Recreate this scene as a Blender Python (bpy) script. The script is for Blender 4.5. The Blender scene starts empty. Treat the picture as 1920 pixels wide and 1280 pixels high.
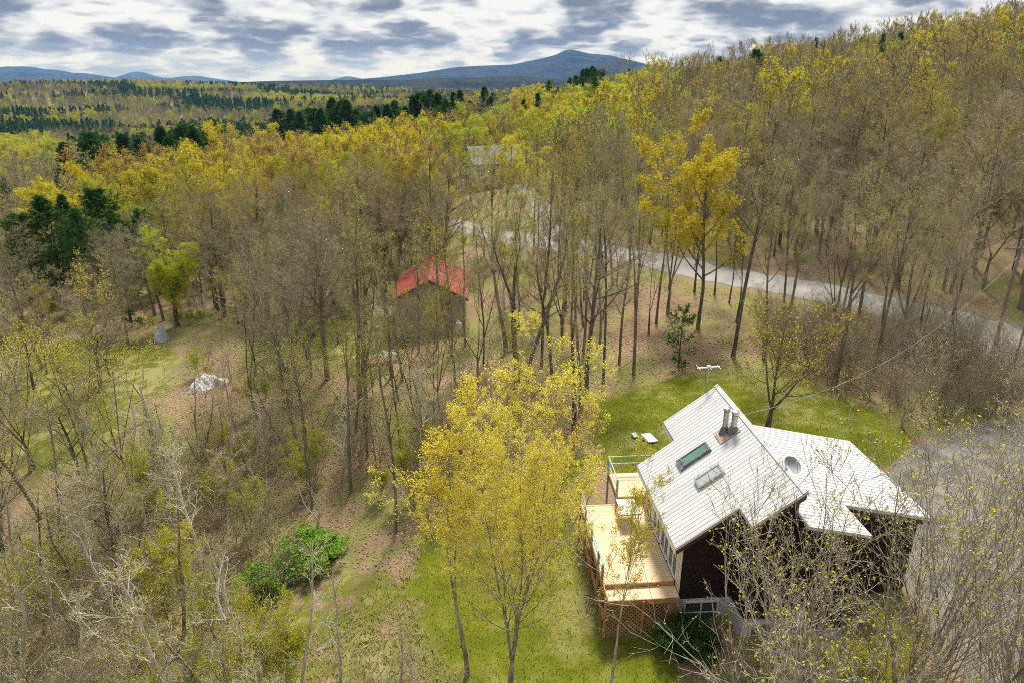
import bpy, math, random
import numpy as np
from mathutils import Vector, Matrix

RNG = np.random.default_rng(7)
random.seed(7)
R = math.radians
scene = bpy.context.scene
COL = scene.collection

# ------------------------------------------------------------------ camera
PXF = 1300.0                                   # focal length in pixels of the 1920 px wide picture
PITCH = math.atan(490 / PXF)
CAM = np.array([0.0, 0.0, 20.0])
cd = bpy.data.cameras.new('camera')
cd.sensor_width = 36.0
cd.lens = 36.0 * PXF / 1920
cd.clip_start = 0.1
cd.clip_end = 60000
cam = bpy.data.objects.new('camera', cd)
cam.location = CAM
cam.rotation_euler = (R(90) - PITCH, 0, 0)
COL.objects.link(cam)
scene.camera = cam

# ------------------------------------------------------------------ node helpers
class NT:
    def __init__(self, tree):
        self.t = tree; self.t.nodes.clear()
    def n(self, typ, **kw):
        nd = self.t.nodes.new(typ)
        ins = kw.pop('ins', {})
        for k, v in kw.items(): setattr(nd, k, v)
        for k, v in ins.items(): self.put(nd.inputs[k], v)
        return nd
    def put(self, sock, v):
        if isinstance(v, bpy.types.NodeSocket): self.t.links.new(v, sock)
        elif isinstance(v, bpy.types.Node): self.t.links.new(v.outputs[0], sock)
        else:
            if isinstance(v, (tuple, list)) and len(v) == 3 and len(sock.default_value) == 4: v = (*v, 1)
            sock.default_value = v
    def math(self, op, a, b=0.0, c=0.0, clamp=False):
        nd = self.n('ShaderNodeMath', operation=op, use_clamp=clamp)
        for i, v in enumerate((a, b, c)): self.put(nd.inputs[i], v)
        return nd.outputs[0]
    def mix(self, f, a, b, blend='MIX'):
        nd = self.n('ShaderNodeMix', data_type='RGBA', blend_type=blend)
        self.put(nd.inputs[0], f); self.put(nd.inputs[6], a); self.put(nd.inputs[7], b)
        return nd.outputs[2]
    def noise(self, vec, scale, detail=4, rough=0.55, dist=0.0, dim='3D'):
        nd = self.n('ShaderNodeTexNoise', noise_dimensions=dim)
        if vec is not None: self.put(nd.inputs['Vector'], vec)
        nd.inputs['Scale'].default_value = scale; nd.inputs['Detail'].default_value = detail
        nd.inputs['Roughness'].default_value = rough; nd.inputs['Distortion'].default_value = dist
        return nd.outputs[0]
    def ramp(self, f, stops, interp='LINEAR'):
        nd = self.n('ShaderNodeValToRGB')
        cr = nd.color_ramp; cr.interpolation = interp
        while len(cr.elements) < len(stops): cr.elements.new(0.5)
        for e, (p, c) in zip(cr.elements, stops):
            e.position = p; e.color = (*c, 1) if len(c) == 3 else c
        self.put(nd.inputs[0], f)
        return nd.outputs[0]
    def smooth(self, f, lo, hi):
        nd = self.n('ShaderNodeMapRange', interpolation_type='SMOOTHSTEP')
        self.put(nd.inputs[0], f); nd.inputs[1].default_value = lo; nd.inputs[2].default_value = hi
        return nd.outputs[0]

# ------------------------------------------------------------------ world: blue sky with broken cloud
SUN_EL, SUN_AZ = 54.0, 9.0                    # azimuth measured from +Y towards +X
world = bpy.data.worlds.new('World'); scene.world = world; world.use_nodes = True
w = NT(world.node_tree)
sky = w.n('ShaderNodeTexSky', sky_type='NISHITA', sun_disc=False)
sky.sun_elevation = R(SUN_EL); sky.sun_rotation = R(SUN_AZ); sky.altitude = 400; sky.dust_density = 1.0
skyc = w.mix(1.0, sky.outputs[0], (0.10, 0.10, 0.10), 'MULTIPLY')
tc = w.n('ShaderNodeTexCoord')
sep = w.n('ShaderNodeSeparateXYZ', ins={0: tc.outputs['Generated']})
dz = w.math('MAXIMUM', sep.outputs[2], 0.0)
inv = w.math('DIVIDE', 1.0, w.math('ADD', dz, 0.035))
def cloudvec(shift):                                    # clouds shrink and flatten towards the horizon
    zz = w.math('ADD', dz, shift)
    k = w.math('ADD', 0.85, w.math('DIVIDE', 0.032, w.math('ADD', zz, 0.07)))
    return w.n('ShaderNodeCombineXYZ', ins={0: w.math('MULTIPLY', sep.outputs[0], k), 1: w.math('MULTIPLY', sep.outputs[1], k), 2: w.math('MULTIPLY', w.math('MULTIPLY', zz, 3.4), k)}).outputs[0]
v0, v1 = cloudvec(0.0), cloudvec(0.007)
nzw = w.n('ShaderNodeTexNoise'); w.put(nzw.inputs['Vector'], v0); nzw.inputs['Scale'].default_value = 22; nzw.inputs['Detail'].default_value = 2
scw = w.n('ShaderNodeVectorMath', operation='SCALE'); w.put(scw.inputs[0], nzw.outputs['Color']); scw.inputs['Scale'].default_value = .05
def billow(v):                                          # heaped cloud: cellular puffs broken up by noise
    wv = w.n('ShaderNodeVectorMath', operation='ADD'); w.put(wv.inputs[0], v); w.put(wv.inputs[1], scw.outputs[0])
    vo = w.n('ShaderNodeTexVoronoi', feature='F1'); w.put(vo.inputs['Vector'], wv.outputs[0])
    vo.inputs['Scale'].default_value = 9.5; vo.inputs['Detail'].default_value = 1.0; vo.inputs['Roughness'].default_value = .5; vo.inputs['Lacunarity'].default_value = 2.6
    n = w.noise(v, 8.0, 7, .58, .15)
    return w.math('ADD', w.math('MULTIPLY', n, .62), w.math('MULTIPLY', w.math('SUBTRACT', 0.9, vo.outputs['Distance']), .50))
d0, d1 = billow(v0), billow(v1)
big = w.noise(v0, 3.0, 2, 0.5)
dens = w.math('ADD', d0, w.math('MULTIPLY', w.math('SUBTRACT', big, 0.5), 0.55))
cover = w.smooth(dens, -0.05, 0.12)
thick = w.smooth(dens, 0.30, 0.53)                      # thick cloud shows a grey base
edge = w.math('MULTIPLY', w.math("SUBTRACT", d0, d1), 3.0)   # lit tops, dull bases
shade = w.math('SUBTRACT', thick, edge, clamp=True)
ccol = w.ramp(shade, [(0.0, (0.52, 0.53, 0.535)), (0.22, (0.44, 0.455, 0.48)), (0.45, (0.32, 0.335, 0.365)), (0.7, (0.19, 0.205, 0.235)), (1.0, (0.115, 0.13, 0.16))])
skymix = w.mix(cover, w.mix(1.0, skyc, (.34, .34, .34), 'MULTIPLY'), ccol)
low = w.smooth(sep.outputs[2], 0.0, 0.05)               # far cloud merges into a pale veil near the horizon
veil = w.mix(w.math('MULTIPLY_ADD', low, 0.35, 0.65), (0.47, 0.495, 0.53), skymix)
bg = w.n('ShaderNodeBackground', ins={'Color': veil, 'Strength': 1.0})
w.n('ShaderNodeOutputWorld', ins={0: bg})

sd = bpy.data.lights.new('sun', 'SUN'); sd.energy = 3.5; sd.angle = R(11.0); sd.color = (1.0, 0.95, 0.86)
sun = bpy.data.objects.new('sun', sd); COL.objects.link(sun)
sv = Vector((math.sin(R(SUN_AZ)) * math.cos(R(SUN_EL)), math.cos(R(SUN_AZ)) * math.cos(R(SUN_EL)), math.sin(R(SUN_EL))))
sun.rotation_euler = sv.to_track_quat('Z', 'Y').to_euler()
sun.location = (0, 0, 60)

vs = scene.view_settings
scene.display_settings.display_device = 'sRGB'
vs.view_transform = 'Standard'; vs.look = 'None'; vs.gamma = 1; vs.use_curve_mapping = False
vs.exposure = 0.85
cy = scene.cycles
cy.use_denoising = False; cy.sample_clamp_indirect = 2.0; cy.use_adaptive_sampling = True; cy.adaptive_threshold = 0.02; cy.filter_width = 1.0
cy.max_bounces = 6; cy.diffuse_bounces = 3; cy.transmission_bounces = 3; cy.glossy_bounces = 2; cy.volume_bounces = 0
cy.transparent_max_bounces = 8

# ------------------------------------------------------------------ terrain function
CP = np.array([
 (0,0,-1.2),(-20,10,-3),(-10,15,-2.2),(20,10,1.0),(35,20,2.4),(6.5,22,-.7),(3,24,-.8),(0,20,-1.1),(3,30,-.5),(10,33,.2),(14,45,.6),(24,42,1.0),(22,30,.9),(17,22,.6),
 (10,20,-.1),(-11,29,-2.9),(-10,62,-2.9),(-10,75,-3.2),(-26,54,-4.0),(-36,66,-4.8),(-20,30,-4.2),(-5,45,-1.7),(5,60,-.7),(16,84,.2),(34,62,.8),(43,56,1.2),(60,45,3),
 (55,85,6),(80,100,11),(90,60,9),(120,160,17),(160,220,25),(60,130,6),(60,250,9),(28,270,7),(38,190,3.5),(110,300,17),(30,140,.5),(0,130,-3.5),(-20,180,-6),(-2,200,-3),
 (-60,100,-9),(-100,80,-13),(-60,30,-8),(-120,200,-20),(-60,200,-13),(-200,350,-24),(-100,450,-22),(0,400,-13),(100,500,2),(0,700,-13),(300,500,22),
 (-300,700,-28),(-600,800,-20),(-800,1400,14),(-300,1500,-8),(0,1500,-24),(400,1500,-12),(800,1200,25),(0,-60,-2),(-80,-40,-8),(80,-40,8),(200,60,20)], float)
def _U(r2): return 0.5 * r2 * np.log(np.maximum(r2, 1e-9))
_S = 100.0
def _tps():
    P = CP[:, :2] / _S; n = len(P)
    K = _U(((P[:, None] - P[None]) ** 2).sum(-1)) + np.eye(n) * 2e-4
    A = np.zeros((n + 3, n + 3)); A[:n, :n] = K; A[:n, n] = 1; A[:n, n+1:] = P; A[n, :n] = 1; A[n+1:, :n] = P.T
    return P, np.linalg.solve(A, np.concatenate([CP[:, 2], [0, 0, 0]]))
_P, _W = _tps()
def H(x, y):
    x = np.atleast_1d(np.asarray(x, float)); y = np.atleast_1d(np.asarray(y, float))
    q = np.stack([x, y], -1).reshape(-1, 2) / _S
    out = np.empty(len(q))
    for i in range(0, len(q), 20000):
        b = q[i:i+20000]
        out[i:i+20000] = _U(((b[:, None] - _P[None]) ** 2).sum(-1)) @ _W[:-3] + _W[-3] + b @ _W[-2:]
    out = out.reshape(x.shape)
    r = np.hypot(x, y)
    out = np.clip(out, -30, 60)
    f = np.clip((r - 1300) / 900, 0, 1); f = f * f * (3 - 2 * f)
    far = -30 + 10 * np.sin(x / 900 + 1) * np.sin(y / 1100 + .4)
    out = out * (1 - f) + far * f
    nz = 0.10 * np.sin(x * .9 + 1.3 * np.sin(y * .5)) * np.cos(y * .8) + .16 * np.sin(x * .23 + 2) * np.sin(y * .31)
    k = np.clip((r - 60) / 300, 0, 1)
    nz = nz + k * (1.2 * np.sin(x / 31) * np.sin(y / 37 + 1) + 2.0 * np.sin(x / 83 + 2) * np.cos(y / 97))
    return out + nz * np.clip((np.hypot(x - 10, y - 26) - 8) / 10, 0, 1)
def h1(x, y): return float(H(x, y)[0])
CT, ST = math.cos(PITCH), math.sin(PITCH)
def ray(px, py):
    u = (px - 960) / PXF; v = (py - 640) / PXF
    return np.array([u, CT - v * ST, -ST - v * CT])
def at_y(px, py, y):
    d = ray(px, py); return CAM + d * (y / d[1])
def at_z(px, py, z):
    d = ray(px, py); return CAM + d * ((z - CAM[2]) / d[2])
def ground_at(px, py):                          # where the photograph's ray meets the ground
    d = ray(px, py)
    ts = np.geomspace(8, 1500, 1500)
    P = CAM[None] + d[None] * ts[:, None]
    below = P[:, 2] < H(P[:, 0], P[:, 1])
    i = int(np.argmax(below)) if below.any() else len(ts) - 1
    return P[i]
def px_of(P):
    P = np.asarray(P, float) - CAM
    dep = P[..., 1] * CT - P[..., 2] * ST
    return 960 + PXF * P[..., 0] / dep, 640 - PXF * (P[..., 1] * ST + P[..., 2] * CT) / dep, dep
def poly_mask(x, y, poly):
    x = np.asarray(x); y = np.asarray(y); ins = np.zeros(x.shape, bool)
    n = len(poly)
    for i in range(n):
        x1, y1 = poly[i]; x2, y2 = poly[(i + 1) % n]
        c = ((y1 > y) != (y2 > y)) & (x < (x2 - x1) * (y - y1) / (y2 - y1 + 1e-12) + x1)
        ins ^= c
    return ins
def poly_dist(x, y, poly, closed=True):
    x = np.asarray(x, float); y = np.asarray(y, float); best = np.full(x.shape, 1e9)
    n = len(poly)
    for i in range(n if closed else n - 1):
        a = np.array(poly[i], float); b = np.array(poly[(i + 1) % n], float); ab = b - a
        t = np.clip(((x - a[0]) * ab[0] + (y - a[1]) * ab[1]) / (ab @ ab + 1e-9), 0, 1)
        best = np.minimum(best, np.hypot(x - a[0] - t * ab[0], y - a[1] - t * ab[1]))
    return best
def signed(x, y, poly):                         # > 0 inside
    return np.where(poly_mask(x, y, poly), 1, -1) * poly_dist(x, y, poly)
def gp(*pts): return [tuple(ground_at(*p)[:2]) for p in pts]

# ------------------------------------------------------------------ mesh helpers
def mesh_np(name, V, quads=None, tris=None, mi=None, smooth=True, mats=()):
    me = bpy.data.meshes.new(name)
    V = np.asarray(V, np.float32)
    q = np.zeros((0, 4), np.int32) if quads is None else np.asarray(quads, np.int32).reshape(-1, 4)
    t = np.zeros((0, 3), np.int32) if tris is None else np.asarray(tris, np.int32).reshape(-1, 3)
    me.vertices.add(len(V)); me.vertices.foreach_set('co', V.ravel())
    nl = q.size + t.size
    me.loops.add(nl); me.loops.foreach_set('vertex_index', np.concatenate([q.ravel(), t.ravel()]))
    me.polygons.add(len(q) + len(t))
    st = np.concatenate([np.arange(len(q)) * 4, q.size + np.arange(len(t)) * 3]).astype(np.int32)
    me.polygons.foreach_set('loop_start', st)
    me.polygons.foreach_set('use_smooth', np.full(len(q) + len(t), smooth))
    if mi is not None: me.polygons.foreach_set('material_index', np.asarray(mi, np.int32))
    me.update(calc_edges=True)
    for m in mats: me.materials.append(m)
    return me
def link(name, data, parent=None, loc=None, label=None, cat=None, group=None, kind=None):
    o = bpy.data.objects.new(name, data); COL.objects.link(o)
    if parent is not None: o.parent = parent
    if loc is not None: o.location = loc
    tag(o, label, cat, group, kind)
    return o
def tag(o, label=None, cat=None, group=None, kind=None):
    while label and len(label.split()) > 16 and ' the ' in label: label = label.replace(' the ', ' ', 1)
    if label: o['label'] = label
    if cat: o['category'] = cat
    if group: o['group'] = group
    if kind: o['kind'] = kind
    return o
class MB:                                       # polygon collector
    def __init__(self): self.v = []; self.f = []
    def add(self, vs, fs):
        b = len(self.v); self.v += [tuple(p) for p in vs]; self.f += [tuple(i + b for i in f) for f in fs]; return self
    def box(self, x0, x1, y0, y1, z0, z1):
        return self.add([(x0,y0,z0),(x1,y0,z0),(x1,y1,z0),(x0,y1,z0),(x0,y0,z1),(x1,y0,z1),(x1,y1,z1),(x0,y1,z1)],
                        [(3,2,1,0),(4,5,6,7),(0,1,5,4),(1,2,6,5),(2,3,7,6),(3,0,4,7)])
    def beam(self, a, b, w, h, up=(0,0,1)):
        a = np.array(a, float); b = np.array(b, float); d = b - a; d /= np.linalg.norm(d)
        u = np.array(up, float); s = np.cross(d, u)
        if np.linalg.norm(s) < 1e-4: s = np.cross(d, (1, 0, 0))
        s /= np.linalg.norm(s); u = np.cross(s, d)
        vs = [p + s * sx * w / 2 + u * sy * h / 2 for p in (a, b) for sx, sy in ((-1,-1),(1,-1),(1,1),(-1,1))]
        return self.add(vs, [(0,1,2,3),(7,6,5,4),(0,4,5,1),(1,5,6,2),(2,6,7,3),(3,7,4,0)])
    def tube(self, pts, rad, n=10, cap=True):
        pts = [np.array(p, float) for p in pts]
        rad = rad if isinstance(rad, (list, tuple)) else [rad] * len(pts)
        vs = []; fs = []
        for i, p in enumerate(pts):
            d = pts[min(i+1, len(pts)-1)] - pts[max(i-1, 0)]; d = d / np.linalg.norm(d)
            ref = np.array((1., 0, 0)) if abs(d[0]) < .9 else np.array((0, 1., 0))
            s = np.cross(d, ref); s /= np.linalg.norm(s); u = np.cross(d, s)
            vs += [p + (s * math.cos(k * 2 * math.pi / n) + u * math.sin(k * 2 * math.pi / n)) * rad[i] for k in range(n)]
        for i in range(len(pts) - 1):
            fs += [(i*n + k, i*n + (k+1) % n, (i+1)*n + (k+1) % n, (i+1)*n + k) for k in range(n)]
        if cap: fs += [tuple(range(n - 1, -1, -1)), tuple(range((len(pts)-1)*n, len(pts)*n))]
        return self.add(vs, fs)
    def prism(self, poly, zt, zb):              # poly in plan, tops/bottoms from functions of (x, y)
        n = len(poly)
        vs = [(x, y, zt(x, y)) for x, y in poly] + [(x, y, zb(x, y)) for x, y in poly]
        return self.add(vs, [tuple(range(n)), tuple(range(2*n-1, n-1, -1))] + [(i, n+i, n+(i+1) % n, (i+1) % n) for i in range(n)])
    def mesh(self, name, mat, smooth=False):
        me = bpy.data.meshes.new(name); me.from_pydata(self.v, [], self.f); me.validate()
        me.materials.append(mat)
        if smooth: me.polygons.foreach_set('use_smooth', np.ones(len(me.polygons), bool))
        return me
    def build(self, name, mat, parent=None, smooth=False, **kw):
        return link(name, self.mesh(name, mat, smooth), parent, **kw)

# ------------------------------------------------------------------ materials
def new_mat(name):
    m = bpy.data.materials.new(name); m.use_nodes = True
    return m, NT(m.node_tree)
def principled(nt, color, rough=0.7, bump=None, metallic=0.0, spec=0.3, bs=0.3, bd=0.02, **kw):
    p = nt.n('ShaderNodeBsdfPrincipled', ins={'Base Color': color, 'Roughness': rough, 'Metallic': metallic, 'Specular IOR Level': spec, **kw})
    if bump is not None:
        b = nt.n('ShaderNodeBump', ins={'Height': bump, 'Strength': bs, 'Distance': bd}); nt.put(p.inputs['Normal'], b.outputs[0])
    nt.n('ShaderNodeOutputMaterial', ins={0: p})
    return p
def simple(name, c1, c2, scale=4, rough=0.7, metallic=0.0, spec=0.3, stretch=(1, 1, 1), bs=0.3, bd=0.02):
    m, nt = new_mat(name)
    tc = nt.n('ShaderNodeTexCoord'); mp = nt.n('ShaderNodeMapping', ins={0: tc.outputs['Object'], 'Scale': stretch})
    nz = nt.noise(mp.outputs[0], scale, 5, .6)
    fine = nt.noise(mp.outputs[0], scale * 9, 3, .6)
    f = nt.math('ADD', nt.smooth(nz, .3, .7), nt.math('MULTIPLY', nt.math('SUBTRACT', fine, .5), .5), clamp=True)
    principled(nt, nt.mix(f, c1, c2), rough, fine, metallic, spec, bs, bd)
    return m
def bark(name, dark, light, tipgreen=(.16, .17, .09), moss=.35):
    m, nt = new_mat(name)
    tc = nt.n('ShaderNodeTexCoord'); oi = nt.n('ShaderNodeObjectInfo')
    mp = nt.n('ShaderNodeMapping', ins={0: tc.outputs['Object'], 'Scale': (3, 3, .7)})
    a = nt.noise(mp.outputs[0], 1.6, 4, .6); b = nt.noise(tc.outputs['Object'], .9, 3, .5)
    f = nt.math('ADD', nt.smooth(a, .3, .7), nt.math('MULTIPLY', nt.math('SUBTRACT', oi.outputs['Random'], .5), .8), clamp=True)
    c = nt.mix(f, dark, light)
    c = nt.mix(nt.math('MULTIPLY', nt.smooth(b, .5, .65), moss), c, tipgreen)
    principled(nt, c, .85, a, spec=.15, bs=.5, bd=.03)
    return m
def leafmat(name, cols, trans=.45, rough=.6):
    m, nt = new_mat(name)
    oi = nt.n('ShaderNodeObjectInfo'); ge = nt.n('ShaderNodeNewGeometry')
    n = len(cols)
    base = nt.ramp(nt.math('ADD', nt.math('MULTIPLY', oi.outputs['Random'], .5), nt.math('MULTIPLY', ge.outputs['Random Per Island'], .5)),
                   [(i / max(n - 1, 1), c) for i, c in enumerate(cols)])
    d = nt.n('ShaderNodeBsdfDiffuse', ins={0: base}); t = nt.n('ShaderNodeBsdfTranslucent', ins={0: base})
    mx = nt.n('ShaderNodeMixShader', ins={0: trans, 1: d.outputs[0], 2: t.outputs[0]})
    nt.n('ShaderNodeOutputMaterial', ins={0: mx})
    return m
M = {}
M['trunk'] = bark('bark_trunk', (.085, .07, .052), (.25, .215, .165))
M['twig'] = bark('bark_twig', (.19, .155, .108), (.44, .375, .275), (.30, .30, .13), .3)
M['twigwarm'] = bark('bark_twig_warm', (.18, .13, .075), (.36, .27, .165), (.29, .26, .09), .35)
M['palebark'] = bark('bark_pale', (.42, .37, .30), (.68, .63, .54), (.45, .42, .33), .2)
M['nearbark'] = bark('bark_near', (.16, .13, .10), (.50, .45, .38), (.28, .30, .19), .35)
M['conebark'] = bark('bark_conifer', (.06, .045, .03), (.12, .09, .06))
M['yellow'] = leafmat('leaf_yellow', [(.60, .50, .05), (.66, .60, .07), (.50, .54, .06)])
M['gold'] = leafmat('leaf_gold', [(.50, .38, .03), (.64, .55, .04), (.50, .50, .05)])
M['lime'] = leafmat('leaf_lime', [(.40, .48, .05), (.56, .60, .06)])
M['hero'] = leafmat('leaf_hero', [(.66, .50, .04), (.82, .70, .08), (.88, .79, .13), (.60, .57, .06)], .5)
M['olive'] = leafmat('leaf_olive', [(.40, .36, .045), (.46, .48, .05), (.34, .42, .045)])
M['rust'] = leafmat('leaf_rust', [(.42, .27, .09), (.44, .33, .09), (.38, .33, .09)])
M['willow'] = leafmat('leaf_willow', [(.46, .54, .05), (.60, .60, .06)])
M['green'] = leafmat('leaf_green', [(.11, .24, .03), (.27, .46, .06), (.17, .33, .035)], .35)
M['darkgreen'] = leafmat('leaf_darkgreen', [(.02, .055, .012), (.04, .09, .018), (.05, .10, .02)], .2)
M['needle'] = leafmat('needle_pine', [(.04, .10, .025), (.065, .15, .035), (.09, .18, .05)], .2)
M['needlelight'] = leafmat('needle_young', [(.06, .14, .02), (.09, .20, .03)], .2)

# ------------------------------------------------------------------ tree growing (vectorised)
def nrm(a): return a / np.maximum(np.linalg.norm(a, axis=-1, keepdims=True), 1e-9)
def perp(d, az):
    ref = np.where(np.abs(d[..., 2:3]) < .9, np.array([0, 0, 1.]), np.array([1., 0, 0]))
    s = nrm(np.cross(d, ref)); u = np.cross(d, s)
    return s * np.cos(az)[..., None] + u * np.sin(az)[..., None]
def walk(p0, d0, L, nodes, up, wob, rng, sag=0.0):
    n = len(p0); P = np.empty((n, nodes, 3)); P[:, 0] = p0; d = d0.copy(); st = (L / (nodes - 1))[:, None]
    for i in range(1, nodes):
        d = nrm(d + np.array([0, 0, up - sag * i / nodes]) + rng.normal(0, wob, (n, 3)))
        P[:, i] = P[:, i-1] + d * st
    return P
def taper(r0, nodes, tip=.25):
    return r0[:, None] * np.linspace(1, tip, nodes)[None]
def sprout(P, Rr, m, ulo, uhi, ang, asd, ratio, nodes, up, wob, rng, rk=.6, tip=.25, lenfall=.55, minlen=.15, sag=0.0, power=1.0):
    n, k, _ = P.shape
    u = ulo + (uhi - ulo) * ((np.arange(m)[None] + rng.random((n, m))) / m) ** power
    f = u * (k - 1); i = np.minimum(f.astype(int), k - 2); fr = (f - i)[..., None]
    ar = np.arange(n)[:, None]
    pos = P[ar, i] * (1 - fr) + P[ar, i+1] * fr
    tan = nrm(P[ar, i+1] - P[ar, i])
    rad = Rr[ar, i] * (1 - fr[..., 0]) + Rr[ar, i+1] * fr[..., 0]
    az = (np.arange(m)[None] * 2.4 + rng.random((n, 1)) * 6.28 + rng.normal(0, .5, (n, m)))
    a = np.radians(rng.normal(ang, asd, (n, m)))
    d = nrm(tan * np.cos(a)[..., None] + perp(tan, az) * np.sin(a)[..., None])
    PL = np.linalg.norm(np.diff(P, axis=1), axis=-1).sum(1)[:, None]
    un = (u - ulo) / max(uhi - ulo, 1e-6)
    L = np.maximum(PL * ratio * (1 - lenfall * un) * rng.uniform(.7, 1.25, (n, m)), minlen)
    r0 = np.minimum(rad * rk, L * .03 + .004)
    C = walk(pos.reshape(-1, 3), d.reshape(-1, 3), L.ravel(), nodes, up, wob, rng, sag)
    return C, taper(r0.ravel(), nodes, tip)
def tubes(P, Rr, sides):
    n, k, _ = P.shape
    T = np.empty_like(P); T[:, 1:-1] = P[:, 2:] - P[:, :-2]; T[:, 0] = P[:, 1] - P[:, 0]; T[:, -1] = P[:, -1] - P[:, -2]; T = nrm(T)
    ref = nrm(np.random.default_rng(1).normal(size=(n, 1, 3)))
    s = nrm(np.cross(T, ref)); u = np.cross(T, s)
    a = np.arange(sides) * 2 * np.pi / sides
    V = P[:, :, None] + (s[:, :, None] * np.cos(a)[None, None, :, None] + u[:, :, None] * np.sin(a)[None, None, :, None]) * Rr[:, :, None, None]
    idx = np.arange(n * k * sides).reshape(n, k, sides)
    A = idx[:, :-1]; B = idx[:, 1:]
    Q = np.stack([A, np.roll(A, -1, 2), np.roll(B, -1, 2), B], -1).reshape(-1, 4)
    return V.reshape(-1, 3), Q
def ribbons(P0, P1, w, rng, tipw=.35):
    d = nrm(P1 - P0); s = perp(d, rng.random(len(d)) * 6.28) * (np.asarray(w) / 2).reshape(-1, 1)
    V = np.stack([P0 - s, P0 + s, P1 + s * tipw, P1 - s * tipw], 1).reshape(-1, 3)
    return V, np.arange(len(V)).reshape(-1, 4)
def leaves(C, size, rng, n_each=1, spread=.0, droop=.0, aspect=.7):
    C = np.repeat(C, n_each, 0) + rng.normal(0, spread, (len(C) * n_each, 3)) if n_each > 1 or spread > 0 else C
    a = nrm(rng.normal(size=(len(C), 3)) + np.array([0, 0, -droop])); b = perp(a, rng.random(len(C)) * 6.28)
    s = (size * rng.uniform(.6, 1.35, len(C)))[:, None]
    V = np.stack([C, C + a * s * .5 + b * s * aspect * .5, C + a * s, C + a * s * .5 - b * s * aspect * .5], 1).reshape(-1, 3)
    return V, np.arange(len(V)).reshape(-1, 4)
def merge(parts):                                # [(V, Q, material index)]
    Vs = []; Qs = []; Ms = []; b = 0
    for V, Q, m in parts:
        Vs.append(V); Qs.append(Q + b); Ms.append(np.full(len(Q), m)); b += len(V)
    return np.concatenate(Vs), np.concatenate(Qs), np.concatenate(Ms)

PROTO = {}
def decid(key, seed, h=15, r=.19, base=.45, leaders=1, limbs=11, limb_ang=42, limb_len=.38, up=.10, br=7, tw=7, tl=3, leaf=0, lsize=.12, lspread=.12,
          tipw=.014, wob=.05, spread=18, twigmat='twig', leafm='yellow', trunkm='trunk', twlen=1.0, lowstubs=4, leaf_top=0.0):
    """one tree: trunk with main limbs, and a crown of twigs with its leaves or buds"""
    rng = np.random.default_rng(seed)
    tr = walk(np.zeros((1, 3)) + [0, 0, -.3], np.array([[0, 0, 1.]]), np.array([h * (.97 if leaders == 1 else base + .12)]), 12, .05, wob * .6, rng)
    trr = r * np.array([1.35, 1.08, 1, .95, .9, .85, .8, .72, .62, .52, .4, .22 if leaders == 1 else .5])[None]
    T = [tubes(tr, trr, 8)]
    stems, sr = tr, trr; slo = base
    if leaders > 1:
        stems, sr = sprout(tr, trr, leaders, .72, 1.0, spread, 5, (1 - base) / (base + .12) * 1.05, 10, .07, wob, rng, rk=.8, tip=.12, lenfall=.1)
        T.append(tubes(stems, sr, 6)); slo = .15
    L1, R1 = sprout(stems, sr, max(3, limbs // leaders), slo, .97, limb_ang, 8, limb_len if leaders == 1 else limb_len * 1.25, 8, up, wob * 1.6, rng, rk=.55, tip=.2)
    T.append(tubes(L1, R1, 5))
    if lowstubs:                                 # dead stubs and thin shade branches on the lower trunk
        S1, SR = sprout(tr, trr, lowstubs, .18, base if leaders == 1 else .8, 75, 12, .10, 5, .02, .12, rng, rk=.18, tip=.2)
        T.append(tubes(S1, SR, 4))
    L2, R2 = sprout(L1, R1, br, .18, 1.0, 40, 10, .45, 5, up * .9, .10, rng, rk=.6, tip=.3, minlen=.4)
    L3, R3 = sprout(L2, R2, tw, .15, 1.0, 38, 12, .50 * twlen, 4, up * .8, .13, rng, rk=.65, tip=.4, minlen=.25)
    L4, R4 = sprout(L3, R3, tl, .2, 1.0, 36, 12, .55, 2, .05, .05, rng, rk=.7, minlen=.15)
    C = [(*tubes(L2, np.maximum(R2, tipw * .55), 4), 0), (*tubes(L3, np.maximum(R3, tipw * .4), 3), 0),
         (*ribbons(L4[:, 0], L4[:, 1], np.full(len(L4), tipw), rng), 0),
         (*ribbons(L3[:, -2], L3[:, -1] + (L3[:, -1] - L3[:, -2]) * .6, np.full(len(L3), tipw), rng), 0)]
    mats = [M[twigmat]]
    if leaf > 0:
        pts = np.concatenate([L4[:, 1], L3[:, -1], (L4[:, 0] + L4[:, 1]) / 2])
        if leaf_top > 0:                         # leaves open first in the upper crown
            zz = (pts[:, 2] / h); keep = rng.random(len(pts)) < np.clip((zz - leaf_top) / .35 + .18, .12, 1); pts = pts[keep]
        n = int(leaf); pick = rng.integers(0, len(pts), n)
        C.append((*leaves(pts[pick] + rng.normal(0, lspread, (n, 3)), lsize, rng, droop=.3), 1)); mats.append(M[leafm])
    TV, TQ, TM = merge([(a, b, 0) for a, b in T])
    CV, CQ, CM = merge(C)
    PROTO[key] = dict(trunk=mesh_np(key + '_trunk', TV, TQ, mats=[M[trunkm]]), crown=mesh_np(key + '_crown', CV, CQ, mi=CM, mats=mats),
                      h=float(CV[:, 2].max()), w=float(np.hypot(CV[:, 0], CV[:, 1]).max()))
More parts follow.
